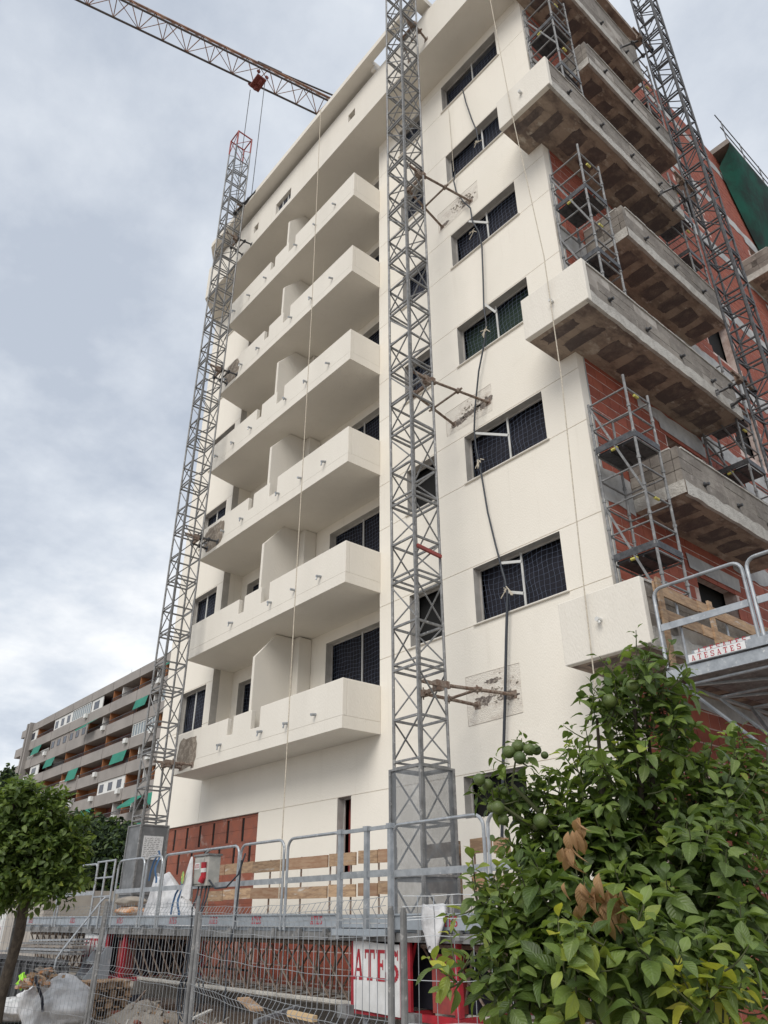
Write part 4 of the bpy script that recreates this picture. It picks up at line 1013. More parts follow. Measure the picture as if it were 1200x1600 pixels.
# ================================================================ SCAFFOLD TOWERS
yel = material('yellow_tape', (.55, .50, .12), .6)
def tower(label, x1, y0, z0, z1, plats, mat=steel, wx=.76, wy=.73):  # towers use the darker steel, their shade put into the colour
    t = thing('scaffold_tower', label, 'scaffold', (x1-wx/2, y0+wy/2, z0), 'scaffold towers standing on the side balconies'); x0 = x1-wx; y1 = y0+wy
    c_ = [(x0, y0), (x1, y0), (x1, y1), (x0, y1)]
    for k, (x, y) in enumerate(c_):
        mb = MB(); mb.tube((x, y, z0), (x, y, z1+(.0, .22, .12, 0)[k]), .024, 8)
        z = z0+.5
        while z < z1: mb.tube((x, y, z), (x, y, z+.05), .034, 8); z += .52
        part('post', mb, mat, t)
    z = z1-.05; i = 0
    while z > z0+.3:
        mb = MB()
        for k in range(4):
            a, b = c_[k], c_[(k+1) % 4]
            if i % 4 == 2 and k in (0,): continue
            mb.tube((*a, z), (*b, z), .019, 6)
        part('ledger', mb, mat, t); z -= .52; i += 1
    for zp in plats:
        mb = MB(); mb.box(x0+.03, x1-.03, y0+.03, y1-.03, zp, zp+.04); 
        for xx in (x0+.25, x0+.5): mb.box(xx-.01, xx+.01, y0+.03, y1-.03, zp-.03, zp-.001)
        part('platform', mb, dark_steel, t)
        mb = MB(); mb.box(x0+.02, x1+.03, y0-.03, y0-.012, zp+.03, zp+.15); mb.box(x1+.012, x1+.03, y0-.01, y1, zp+.03, zp+.15); part('toe_board', mb, dark_steel, t)
        mb = MB(); mb.tube((x0, y0-.01, zp+1.05), (x1, y0-.01, zp-1.0), .021, 6); part('brace', mb, mat, t)
        mb = MB(); mb.tube((x0+.3, y0, zp-.02), (x0+.42, y0, zp-.02), .026, 8); part('tape_band', mb, yel, t)
        mb = MB(); mb.tube((x1, y0+.25, zp+1.0), (x1, y0+.37, zp+1.0), .026, 8); part('tape_band', mb, yel, t)
    return t
tower('scaffold tower on the lowest corner balcony', -5.16, 9.9, 5.1, 9.7, (6.55, 8.6))
tower('scaffold tower on the middle corner balcony', -5.16, 9.9, 11.33, 15.95, (12.9, 14.75))
tower('scaffold tower on the upper corner balcony', -5.16, 9.9, 17.52, 22.4, (19.0, 20.9))
tower('dark scaffold tower at the far end of the lowest side balcony', -5.16, 14.45, 8.22, 12.6, (9.9, 11.2), mat=steel)
tower('dark scaffold tower at the far end of the middle side balcony', -5.16, 14.45, 14.44, 18.9, (16.1, 17.6), mat=steel)
tower('dark scaffold tower at the far end of the top side balcony', -5.16, 14.45, 20.6, 24.6, (22.2,), mat=steel)

# ================================================================ UPPER CLIMBING PLATFORM at the right
UP = thing('side_platform', 'raised galvanised climbing platform with white and red boards beside the lowest corner balcony', 'platform', (-4, 12, 4.4))
ux0, ux1, uy0, uy1, uz = -4.88, -2.9, 9.0, 17.0, 4.45
dk = MB(); y = uy0
while y < uy1: dk.box(ux0, ux1, y, y+.38, uz-.05, uz); y += .4
part('deck', dk, steel, UP)
mb = MB(); mb.box(ux0, ux1, uy0-.04, uy0-.005, uz-.20, uz-.06); part('edge_beam', mb, rail, UP)
for k, (za, zb_, yy) in enumerate(((uz-.04, uz+.07, uy0-.05), (uz+.09, uz+.17, uy0+.14))):
    mb = MB(); mb.box(ux0+.32, ux1, yy-.02, yy, za, zb_); o = part('end_board', mb, rail, UP)
    mb = MB(); mb.box(ux0+.36, ux0+1.1, yy-.026, yy-.021, za+.008, zb_-.008); o2 = part('white_strip', mb, whitep, o)
    ps_, tot = letters('ATESATES'[k*0:8], .07, .05, .035, 0); mb = MB()
    for i, p in enumerate(ps_): mb.poly([(ux0+.40+a, yy-.027-.0004*(i % 5), za+.018+b) for a, b in p])
    bpy_o = bpy.data.objects.new('lettering', mb.mesh('lettering', redtxt)); C.objects.link(bpy_o); bpy_o.parent = o; bpy_o['_w'] = (0, 0, 0); ALL.append(bpy_o)
    bpy_o.matrix_parent_inverse = Matrix.Identity(4)
def up_rail(x0, x1, y):
    zt = uz+1.08; mb = MB(); r = .13; pts = [(x0, y, uz-.02)]
    for k in range(6): a_ = math.pi-k*math.pi/10; pts.append((x0+r+r*math.cos(a_), y, zt-r+r*math.sin(a_)))
    for k in range(6): a_ = math.pi/2-k*math.pi/10; pts.append((x1-r+r*math.cos(a_), y, zt-r+r*math.sin(a_)))
    pts.append((x1, y, uz-.02)); mb.path(pts, .024, 8); mb.box(x0+.025, x1-.025, y-.01, y+.01, uz+.48, uz+.57); part('guard_rail', mb, rail, UP)
up_rail(-4.86, -3.62, uy0-.02); up_rail(-3.56, -2.92, uy0-.02)
# timber lining fixed against the parapet
for k, (za, zb_) in enumerate(((5.55, 5.72), (5.18, 5.34))):
    y = 9.12
    for j in range(4):
        mb = MB(); l_ = (1.15, 1.5, 1.3, 1.4)[j]; t_ = rnd.uniform(-.02, .02); mb.extr([(-4.93+.012*(j % 2), y, za), (-4.93+.012*(j % 2), y+l_-.01, za+t_), (-4.93+.012*(j % 2), y+l_-.01, zb_+t_), (-4.93+.012*(j % 2), y, zb_)], (.03, 0, 0)); part('timber_board', mb, wood, UP); y += l_
for y in (9.14, 10.55, 12.4):
    mb = MB(); mb.box(-4.895, -4.86, y, y+.11, uz-.02, 5.78); part('timber_post', mb, wood, UP)
for y in (9.75, 11.2, 12.9): mb = MB(); mb.tube((-4.96, y, uz), (-4.96, y, 5.75), .017, 6); part('steel_post', mb, rail, UP)
tr = MB()
for x in (-4.75, -3.2):
    tr.tube((x, uy0+.05, uz-.25), (x, uy1, uz-.25), .03, 6)
tr.tube((-3.95, uy0+1.0, uz-1.35), (-3.95, uy1, uz-1.35), .035, 6)
k = 0; y = uy0+.1
while y < uy1-.8:
    for x in (-4.75, -3.2):
        tr.tube((x, y, uz-.25), (-3.95, y+.9, uz-1.35), .024, 6); tr.tube((x, y+1.8, uz-.25), (-3.95, y+.9, uz-1.35), .024, 6)
    tr.tube((-4.75, y, uz-.25), (-3.2, y+.9, uz-.25), .02, 6); tr.tube((-4.75, y, uz-.25), (-3.2, y, uz-.25), .02, 6); y += .9
part('truss', tr, rail, UP)

# ================================================================ TOWER CRANE JIB
CR = thing('tower_crane', 'rusty lattice jib of a tower crane reaching over the roof against the sky', 'crane', tuple(at(400, 117, Z=42)))
p0, p1 = at(172, 8, Z=42), at(500, 166, Z=42); d = (p1-p0).normalized(); sd_ = Vector((d.y, -d.x, 0))
start = p0-d*16; Ln = 72; nsec = int(Ln/1.25)
bch = MB(); tch = MB(); lac = MB(); hw = .52
for s_ in (-1, 1): bch.tube(start+sd_*hw*s_, start+sd_*hw*s_+d*Ln, .055, 6)
tch.tube(start+Vector((0, 0, 1.15)), start+Vector((0, 0, 1.15))+d*Ln, .07, 6)
for k in range(nsec):
    a = start+d*(k*1.25); b = start+d*((k+1)*1.25); mid = (a+b)/2+Vector((0, 0, 1.15))
    for s_ in (-1, 1):
        lac.tube(a+sd_*hw*s_, mid, .026, 5, caps=False); lac.tube(b+sd_*hw*s_, mid, .026, 5, caps=False)
    lac.tube(a-sd_*hw, a+sd_*hw, .024, 5, caps=False); lac.tube(a+sd_*hw*(1 if k % 2 else -1), b+sd_*hw*(-1 if k % 2 else 1), .02, 5, caps=False)
part('bottom_chord', bch, craned, CR); part('top_chord', tch, cranem, CR); part('lacing', lac, cranem, CR)
pn = MB(); s0 = start+d*((at(440, 130, Z=42)-start).length); pn.tube(s0+Vector((0, 0, 1.25)), s0+d*22+Vector((0, 0, 3.4)), .05, 6); pn.tube(s0+Vector((0, 0, 1.25)), s0-d*1.4+Vector((0, 0, 1.2)), .09, 6); part('pendant_line', pn, craned, CR)
tp = at(403, 130, Z=41.8); t_ = MB(); t_.box(tp.x-.42, tp.x+.42, tp.y-.28, tp.y+.28, 41.76, 41.88)
for sx in (-1, 1):
    for sy in (-1, 1): t_.tube((tp.x+sx*.42, tp.y+sy*.26, 42.02), (tp.x+sx*.5, tp.y+sy*.26, 42.02), .10, 10)
    t_.tube((tp.x+sx*.22, tp.y-.06, 41.66), (tp.x+sx*.22, tp.y+.06, 41.66), .15, 12)
part('trolley', t_, material('crane_red', (.20, .045, .035), .7), CR)
for s_ in (-1, 1):
    mb = MB(); x_ = tp.x+.42*s_; mb.tube((x_, tp.y+.2*s_, 41.5), (x_, tp.y+.2*s_, 14), .02, 5); part('hoist_rope', mb, dark_steel, CR)
mb = MB(); mp_ = start+d*(Ln-18); mb.box(mp_.x-.8, mp_.x+.8, mp_.y-.8, mp_.y+.8, 0, 42); part('tower', mb, cranem, CR)

# ================================================================ FAR APARTMENT BLOCK
AB = thing('far_apartment_block', 'grey concrete apartment block with long balconies and green awnings, far behind at left', 'building', (-105, 40, 0))
AY = 36.0; xsB = [-130.0, -126.4, -119, -111.5, -104.4, -97.2, -89, -82, -74]
tops = [29.1] + [26.3-2.86*k for k in range(9)]; bots = [27.95] + [26.3-2.86*k-1.32 for k in range(9)]
mb = MB(); mb.box(-130, -70, AY+1.7, AY+14, 0, 28.6); part('recessed_wall', mb, aptr, AB)
mb = MB(); mb.box(-131.5, -70, AY+.3, AY+14, 29.1, 29.3)
part('roof', mb, aptc, AB)
for k in range(10):
    for j in range(len(xsB)-1):
        mb = MB(); mb.box(xsB[j]+.06, xsB[j+1]-.06, AY, AY+.2, bots[k], tops[k]); mb.box(xsB[j]+.06, xsB[j+1]-.06, AY+.201, AY+1.7, bots[k], bots[k]+.25)
        part('balcony_front', mb, aptc, AB)
    mb = MB(); mb.box(-137.4+(0 if k else 1.5), -130.1, AY+.4, AY+.6, bots[k], tops[k]); mb.box(-137.4+(0 if k else 1.5), -130.1, AY+.6, AY+9, bots[k], bots[k]+.25); mb.box(-137.4+(0 if k else 1.5), -137.2+(0 if k else 1.5), AY+.601, AY+9, bots[k]+.251, tops[k]); part('end_balcony', mb, aptc, AB)
for x in (-130.7, -129.5): mb = MB(); mb.box(x, x+.55, AY-.5, AY+.3, 0, 29.3); part('pillar', mb, aptc, AB)
for x in xsB[1:]: mb = MB(); mb.box(x-.1, x+.1, AY+.25, AY+1.699, 0, 27.9); part('party_wall', mb, apto, AB)
q = random.Random(21)
# what fills each bay: o open, a drop awning, s slanted awning, w white enclosure, g glazed, c grey shutter, y ochre
fill = ['wowgwoos', 'oaccsoag', 'owaoooga', 'sooaoaow', 'oowsywoo', 'oagyaosa', 'osooaaaw', 'oaosaoww', 'oooaooaa']
for k in range(9):
    zt, zb_ = bots[k]-.02, tops[k+1]+.02
    for j in range(8):
        x0, x1 = xsB[j]+.12, xsB[j+1]-.12; c_ = fill[k][j]; L_ = x1-x0
        if L_ < 4: c_ = c_ if c_ in 'ow' else 'w'
        if c_ in 'oasy':
            mb = MB(); n_ = int(L_/.34)
            for i in range(n_+1): mb.box(x0+i*L_/n_-.02, x0+i*L_/n_+.02, AY+.06, AY+.1, zb_-.1, zb_+.42)
            mb.box(x0, x1, AY+.04, AY+.12, zb_+.42, zb_+.48); part('railing', mb, aptw if q.random() < .25 else dark_steel, AB)
            if c_ == 'y' or q.random() < .35: mb = MB(); mb.box(x0+.1, x0+L_*.5, AY+1.6, AY+1.69, zb_-1.2, zt); part('back_wall', mb, apto, AB)
            mb = MB(); wx = x0+L_*q.uniform(.45, .6); mb.box(wx, wx+1.6, AY+1.62, AY+1.68, zb_-1, zb_+1.0); part('window', mb, glassd, AB)
            if q.random() < .5: wx = x0+L_*q.choice((.33, .66)); mb = MB(); mb.box(wx-.09, wx+.09, AY+.3, AY+1.65, zb_-1, zt); part('divider', mb, aptw, AB)
        if c_ == 'a':
            mb = MB(); h_ = q.uniform(1.2, 1.5); xa = x0+L_*q.choice((0, .45)); xb = xa+L_*.52; mb.quad((xa, AY-.05, zt), (xb, AY-.05, zt), (xb, AY-.35, zt-h_), (xa, AY-.35, zt-h_)); part('awning', mb, green_awn, AB)
        if c_ == 's':
            mb = MB(); xa = x0+L_*q.choice((.0, .42)); xb = xa+L_*.55; mb.quad((xa, AY-.02, zt), (xb, AY-.02, zt), (xb, AY-1.5, zt-1.1), (xa, AY-1.5, zt-1.1))
            mb.quad((xa, AY-1.5, zt-1.1), (xb, AY-1.5, zt-1.1), (xb, AY-1.5, zt-1.3), (xa, AY-1.5, zt-1.3)); part('awning', mb, green_awn if q.random() < .75 else grey_awn, AB)
        if c_ in 'wc':
            m_ = aptw if c_ == 'w' else aptc; half = q.random() < .4 and L_ > 5
            xe = x0+L_*.55 if half else x1
            mb = MB(); mb.box(x0, xe, AY+.15, AY+.25, zb_, zt); en = part('enclosure', mb, m_, AB)
            n_ = max(1, int((xe-x0)/2.0))
            for i in range(n_):
                xa = x0+(i+.25)*(xe-x0)/n_; mb = MB(); mb.box(xa, xa+.42*(xe-x0)/n_, AY+.1, AY+.149, zb_+.25, zt-.35); wn = part('window', mb, glassd, en)
                mb = MB(); mb.box(xa-.06, xa-.001, AY+.07, AY+.148, zb_+.2, zt-.3); part('frame', mb, m_, wn)
        if c_ == 'g':
            mb = MB(); mb.box(x0, x1, AY+.14, AY+.2, zb_, zt); gl = part('glazing', mb, glass, AB); mb = MB(); n_ = int(L_/.75)
            for i in range(n_+1): mb.box(x0+i*L_/n_-.05, x0+i*L_/n_+.05, AY+.09, AY+.139, zb_, zt)
            mb.box(x0, x1, AY+.08, AY+.089, zt-.12, zt); mb.box(x0, x1, AY+.08, AY+.089, zb_, zb_+.08); part('mullion', mb, aptw, gl)
        if q.random() < .3:
            xa = x0+L_*.9; mb = MB(); mb.box(xa-.4, xa+.4, AY-.35, AY-.02, zb_-.55, zb_-.0); part('air_conditioner', mb, aptw, AB)
an = MB(); an.tube((-99.5, AY+3, 29.2), (-99.5, AY+3, 31.8), .04, 5); an.tube((-100.1, AY+3, 31.4), (-98.9, AY+3, 31.4), .03, 5); an.tube((-100, AY+3, 31.0), (-99, AY+3, 31.0), .03, 5)
an.tube((-119, AY+3, 29.2), (-119, AY+3, 30.8), .05, 5); an.tube((-119, AY+3, 30.8), (-117.5, AY+3, 30.8), .05, 5); an.tube((-121, AY+2, 29.2), (-121, AY+2, 30.2), .05, 5); an.tube((-121, AY+2, 30.2), (-120.2, AY+2, 30.2), .04, 5)
part('antenna', an, whitem, AB)

# ================================================================ FOLIAGE
def leaf_shape(curl, fold, w_, seg=6):
    """unit leaf along +x, normal +z; rows of 3 vertices; returns verts, faces, uvs"""
    V, U, Fc = [], [], []
    prof = [0.02, .55, .92, 1.0, .86, .52, .0]
    for i in range(seg+1):
        t = i/seg; ww = prof[i]*w_/2; z = -curl*t*t + .03*math.sin(t*5); x = t*(1-.12*abs(curl))
        wav = .02*math.sin(t*9+curl*7)
        V += [(x, -ww, z+fold*ww+wav), (x, 0, z), (x, ww, z+fold*ww-wav)]; U += [(-1, t), (0, t), (1, t)]
    for i in range(seg):
        a = i*3; Fc += [(a, a+3, a+4, a+1), (a+1, a+4, a+5, a+2)]
    return V, Fc, U
LSH = [leaf_shape(c, f, w_) for c, f, w_ in ((.12, .3, .56), (.28, .42, .52), (.45, .28, .58), (.05, .5, .50), (.62, .6, .46), (.2, .12, .62))]
LSHL = [leaf_shape(c, f, w_, 6) for c, f, w_ in ((.2, .3, .5), (.4, .5, .48))]
def leaf_matrix(p, d, nrm, L_):
    d = d.normalized(); y = nrm.cross(d)
    if y.length < 1e-3: y = d.orthogonal()
    y.normalize(); z = d.cross(y)
    m_ = Matrix((d, y, z)).transposed()*L_; m4 = m_.to_4x4(); m4.translation = p; return m4
def add_leaf(mb, M_, sh, mi):
    V, Fc, U = sh; i = len(mb.v)
    for v in V: mb.v.append(tuple(M_ @ Vector(v)))
    for f in Fc: mb.f.append(tuple(i+k for k in f)); mb.mi.append(mi)
    mb.uv += U
DROOP = .25
def sprig(q, p, d, ln, nl, size, out, pal, leaves, twigs, droop=.25):
    droop = DROOP
    """leaves set round a bending twig; pal: list of (material index, weight)"""
    d = d.normalized(); pts = [p]; dd = d.copy(); az = q.uniform(0, 6.28)
    for k in range(4): dd = (dd + Vector((0, 0, .12)) + Vector((q.gauss(0, .06), q.gauss(0, .06), q.gauss(0, .06)))).normalized(); pts.append(pts[-1]+dd*ln/4)
    twigs.append((pts, [.0045, .004, .0032, .0026, .0018]))
    for k in range(nl):
        t = .12+.88*(k+1)/nl; s_ = min(3, int(t*4-1e-6)); u = t*4-s_; bp_ = pts[s_].lerp(pts[s_+1], u); ax = (pts[s_+1]-pts[s_]).normalized()
        az += 2.4+q.gauss(0, .25); a1 = ax.orthogonal().normalized(); a2 = ax.cross(a1); side = a1*math.cos(az)+a2*math.sin(az)
        op_ = .95-.55*t+q.gauss(0, .12); ld = (ax*math.cos(1.25*op_+.25)+side*math.sin(1.25*op_+.25)); ld = (ld+Vector((0, 0, -droop*q.uniform(.3, 1.5)))).normalized()
        up = (Vector((0, 0, 1))*.9+out*.55+side*.2+Vector((q.gauss(0, .25), q.gauss(0, .25), q.gauss(0, .15)))).normalized()
        L_ = size*q.uniform(.7, 1.35)*(1 if t < .85 else .72)
        r_v = q.random()*sum(w for _, w in pal); mi = pal[0][0]
        for m_, w in pal:
            r_v -= w
            if r_v <= 0: mi = m_; break
        if t > .8 and mi == 1 and q.random() < .5: mi = 2
        leaves.append((leaf_matrix(bp_+ld*.012, ld, up, L_), q.randrange(6), mi, bp_, L_, ld, up))
def crown(q, blobs, leaves, twigs, centre_of=None):
    for (c_, rad, n_, size, pal, fill_, ln, nl) in blobs:
        for k in range(n_):
            z = q.uniform(-.85, 1); a = q.uniform(0, 6.283); r = math.sqrt(1-z*z); dr = Vector((r*math.cos(a), r*math.sin(a), z))
            f = q.uniform(.55, .92) if q.random() > fill_ else q.uniform(.05, .6)
            p = Vector((c_.x+dr.x*rad[0]*f, c_.y+dr.y*rad[1]*f, c_.z+dr.z*rad[2]*f))
            dd = dr*.75+Vector((0, 0, .45))+Vector((q.gauss(0, .35), q.gauss(0, .35), q.gauss(0, .3)))
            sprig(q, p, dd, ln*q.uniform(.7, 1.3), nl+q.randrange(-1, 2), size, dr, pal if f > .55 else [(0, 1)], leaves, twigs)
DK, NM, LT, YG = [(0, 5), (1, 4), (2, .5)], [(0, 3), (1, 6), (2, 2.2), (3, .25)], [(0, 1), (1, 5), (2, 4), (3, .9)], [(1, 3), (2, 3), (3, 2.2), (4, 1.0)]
# --- big orange tree at right
q = random.Random(77); leaves, twigs = [], []
def pw(px_, py_, w): return at(px_, py_, w=w)
def rr(px_, w): return px_/F*w
BL = []
def blobat(px_, py_, w, rx, ry, n_, size, pal, fill_=.3, ln=.16, nl=8, dep=None):
    c_ = pw(px_, py_, w); BL.append((c_, (rr(rx, w), rr(rx, w)*(dep or 1), rr(ry, w)), n_, size, pal, fill_, ln, nl))
blobat(990, 1075, 3.75, 66, 30, 30, .072, DK, .3, .15, 8)
blobat(935, 1140, 3.7, 40, 34, 9, .068, NM, .3, .15, 7)
blobat(1015, 1145, 3.8, 68, 60, 48, .074, NM, .4, .15, 8)
blobat(975, 1240, 3.7, 100, 66, 62, .080, LT, .35, .15, 8)
blobat(1095, 1275, 3.8, 105, 95, 95, .082, NM, .4, .16, 8)
blobat(1185, 1255, 3.9, 60, 85, 34, .078, NM, .4)
blobat(925, 1335, 3.55, 92, 80, 74, .086, NM, .45)
blobat(1060, 1400, 3.45, 170, 115, 170, .094, NM, .45)
blobat(845, 1285, 3.6, 36, 46, 20, .068, NM, .3)
blobat(858, 1365, 3.5, 48, 46, 30, .076, NM, .4)
blobat(812, 1262, 3.58, 26, 34, 12, .062, NM, .3, .10, 7)
blobat(806, 1190, 3.6, 22, 16, 6, .060, NM, .3, .09, 6)
blobat(772, 1250, 3.6, 16, 18, 6, .058, DK, .3, .09, 6)
blobat(880, 1450, 3.2, 85, 66, 48, .096, NM, .4)
blobat(975, 1530, 3.05, 160, 75, 92, .094, NM, .4)
blobat(1115, 1530, 3.05, 115, 85, 76, .094, NM, .4)
blobat(752, 1415, 3.3, 24, 28, 13, .070, LT, .2, .12, 7)
blobat(800, 1480, 3.2, 45, 46, 24, .082, LT, .35)
blobat(716, 1525, 3.0, 16, 22, 6, .078, YG, .2, .11, 6)
blobat(830, 1560, 3.0, 66, 50, 32, .092, NM, .35)
blobat(885, 1500, 2.8, 42, 32, 9, .092, YG, .1, .12, 6)
blobat(960, 1450, 2.85, 90, 60, 7, .090, LT, .1, .12, 6)
blobat(1060, 1520, 2.8, 110, 60, 8, .090, LT, .1, .12, 6)
blobat(1110, 1590, 2.65, 45, 24, 7, .098, [(4, 5), (3, 2)], .1, .12, 6)
crown(q, BL, leaves, twigs)
OT = thing('orange_tree', 'leafy orange tree with clusters of green oranges in the right foreground', 'tree', tuple(pw(1000, 1500, 3.5).xy)+(0,))
tb = pw(985, 1500, 3.55); 
tk = MB(); tk.path([(tb.x, tb.y, -.05), (tb.x+.01, tb.y, .5), (tb.x-.02, tb.y+.02, 1.0), tuple(pw(985, 1400, 3.6))], [.075, .06, .055, .05], 12)
for (c_, rad, n_, size, pal, fl, ln, nl) in BL:
    base = Vector((tb.x, tb.y, 1.0+.4*q.random()))
    if rad[0] < rr(30, 3.6): continue
    midp = base.lerp(c_, .5)+Vector((q.gauss(0, .06), q.gauss(0, .06), -.05)); tk.path([base, base.lerp(midp, .5), midp, midp.lerp(c_, .6), c_+Vector((0, 0, rad[2]*.5))], [.032, .026, .02, .014, .006], 7)
part('trunk', tk, bark, OT, smooth=True)
tw = MB()
for pts, rs in twigs: tw.path(pts, rs, 4)
for a_, b_, c_ in (((872, 1300), (800, 1225), (806, 1185)), ((860, 1310), (800, 1270), (770, 1248)), ((850, 1470), (770, 1470), (716, 1520)), ((850, 1450), (780, 1430), (752, 1410))):
    tw.path([pw(*a_, 3.5), pw(*b_, 3.5), pw(*c_, 3.5 if c_[1] < 1300 else 3.1)], [.012, .008, .004], 6)
part('twig', tw, twigm, OT, smooth=True, kind='stuff')
# dead brown cluster
for (px_, py_, w, n_) in ((893, 1290, 2.98, 7), (890, 1325, 2.98, 9), (915, 1385, 2.9, 9), (945, 1395, 2.88, 12), (958, 1412, 2.86, 8)):
    for k in range(n_):
        p = pw(px_+q.gauss(0, 13), py_+q.gauss(0, 12), w); d = Vector((q.gauss(0, .3), q.gauss(0, .3), -1)); leaves.append((leaf_matrix(p, d, Vector((q.gauss(0, 1), -1, q.gauss(0, .5))), q.uniform(.055, .095)) @ Matrix.Diagonal((1, q.uniform(.6, 1.1), 1.2, 1)), q.choice((2, 4)), 5, p, .13, d, None))
def near_score(lf):
    v = lf[3]-Vector((0, 0, H)); w_ = v.dot(f_); px_, py_ = 600+F*v.dot(r_)/w_, 800-F*v.dot(u_)/w_
    if not (0 < px_ < 1200 and 900 < py_ < 1590): return -1
    return lf[4]/w_
leaves.sort(key=near_score, reverse=True)
LM = {}
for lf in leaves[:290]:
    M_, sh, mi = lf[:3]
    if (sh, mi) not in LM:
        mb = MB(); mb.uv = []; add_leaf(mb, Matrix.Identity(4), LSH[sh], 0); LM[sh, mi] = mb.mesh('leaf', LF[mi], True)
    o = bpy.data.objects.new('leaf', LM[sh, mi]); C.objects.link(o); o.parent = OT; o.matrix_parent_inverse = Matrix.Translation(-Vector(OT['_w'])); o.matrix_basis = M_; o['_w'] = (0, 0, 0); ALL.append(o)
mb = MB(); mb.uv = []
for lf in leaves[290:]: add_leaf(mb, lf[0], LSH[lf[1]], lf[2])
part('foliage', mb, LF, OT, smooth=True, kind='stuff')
# oranges
fr = blob(0, 0, 0, 1, 1, .97, 3, .012, 24, 16, 2.0)
frm = fr.mesh('orange', fruit, True)
for (px_, py_, w, r_px) in [(795, 1175, 3.5, 10), (809, 1167, 3.55, 10), (827, 1171, 3.5, 9.5), (812, 1184, 3.46, 10), (838, 1172, 3.55, 8), (749, 1218, 3.5, 9.5), (762, 1226, 3.54, 9), (768, 1262, 3.52, 7.5), (778, 1262, 3.46, 10.5), (787, 1281, 3.46, 8.5), (788, 1236, 3.6, 7), (952, 1095, 3.66, 11), (988, 1071, 3.6, 9.5), (845, 1283, 3.45, 12), (866, 1306, 3.45, 9), (851, 1180, 3.6, 6)]:
    p = pw(px_, py_, w); o = part('orange', frm, None, OT, loc=tuple(p)); s_ = rr(r_px, w)*1.0; o.scale = (s_, s_, s_)
# --- small orange tree at left
q = random.Random(5); leaves, twigs = [], []; BL = []
W2 = 11.0
for a in [(-25, 1325, 90, 70, 260, DK), (35, 1295, 66, 52, 240, DK), (66, 1340, 54, 56, 230, NM), (8, 1368, 76, 36, 190, DK), (40, 1335, 70, 56, 160, NM), (92, 1322, 26, 34, 46, NM), (82, 1262, 18, 20, 26, NM), (50, 1368, 52, 30, 90, DK), (-60, 1300, 60, 70, 60, DK), (100, 1372, 20, 16, 16, NM), (20, 1255, 32, 16, 40, NM), (116, 1350, 12, 14, 10, YG), (70, 1392, 30, 12, 22, NM), (-30, 1385, 80, 30, 90, DK), (118, 1300, 16, 20, 16, NM), (122, 1330, 14, 16, 14, LT), (105, 1390, 22, 12, 16, NM), (40, 1245, 40, 16, 34, NM), (15, 1400, 60, 16, 60, NM), (75, 1402, 40, 14, 34, NM), (125, 1372, 14, 12, 10, LT), (-20, 1405, 50, 18, 50, DK)]:
    blobat(a[0], a[1], W2+rnd.uniform(-.2, .2), a[2], a[3], a[4], .105, a[5], .35, .15, 8)
DROOP = -.12
crown(q, BL, leaves, twigs)
LTt = thing('orange_tree', 'small rounded orange tree with a bare slanting trunk at the left edge', 'tree', (at(35, 1440, w=W2).x, at(35, 1440, w=W2).y, 0))
tk = MB(); a_, b_, c_ = at(0, 1560, w=W2), at(30, 1460, w=W2), at(45, 1370, w=W2); a0 = Vector((a_.x+.02, a_.y, -.05))
tk.path([a0, a_, b_, c_, at(50, 1320, w=W2)], [.10, .085, .075, .07, .04], 12)
for (cc, rad, *_r) in BL: tk.path([c_-Vector((0, 0, .1)), c_.lerp(cc, .5)+Vector((0, 0, .05)), cc], [.035, .022, .01], 6)
part('trunk', tk, bark, LTt, smooth=True)
mb = MB(); mb.uv = []
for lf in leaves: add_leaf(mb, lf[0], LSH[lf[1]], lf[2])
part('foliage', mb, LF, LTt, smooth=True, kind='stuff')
# --- dark shrubs behind the platform, far tree at the left edge
def far_plant(label, cat, name, blobs, lf_, seed, trunk=None):
    q = random.Random(seed); t = thing(name, label, cat, (blobs[0][0].x, blobs[0][0].y, 0)); mb = MB(); mb.uv = []
    for (c_, rx, rz, n_) in blobs:
        for k in range(n_):
            z = q.uniform(-1, 1); a = q.uniform(0, 6.283); r = math.sqrt(1-z*z); f = q.uniform(.4, 1.05)**.5
            p = c_+Vector((r*math.cos(a)*rx*f, r*math.sin(a)*rx*f, z*rz*f)); d = Vector((q.gauss(0, 1), q.gauss(0, 1), q.gauss(.3, .8)))
            add_leaf(mb, leaf_matrix(p, d, Vector((q.gauss(0, 1), q.gauss(0, 1), 1)), lf_*q.uniform(.6, 1.3)), LSHL[k % 2], 0 if q.random() < .7 else 1)
    part('foliage', mb, [farfol, LF[0]], t, kind='stuff')
    tk = MB(); c_ = blobs[0][0]
    for dx in (-.3, 0, .3): tk.path([(c_.x+dx, c_.y, -.05), (c_.x+dx*.6, c_.y, c_.z*.6), (c_.x, c_.y, c_.z)], [.12, .09, .05], 7)
    part('trunk', tk, bark, t)
far_plant('dark bushy shrub behind the left end of the work platform', 'shrub', 'shrub', [(at(165, 1340, w=27), 1.5, 1.35, 2600), (at(195, 1350, w=26), .9, 1.3, 1300), (at(130, 1350, w=26), 1.2, 1.2, 1500)], .22, 1)
far_plant('tall dark conifer tip beyond the left orange tree', 'tree', 'conifer', [(at(-4, 1290, w=60), 1.1, 4.6, 1800), (at(2, 1240, w=60), .45, 2.2, 500)], .4, 2)
far_plant('pale green bush top in front of the far block', 'bush', 'bush', [(at(118, 1320, w=40), 2.3, 1.7, 2000)], .3, 4)

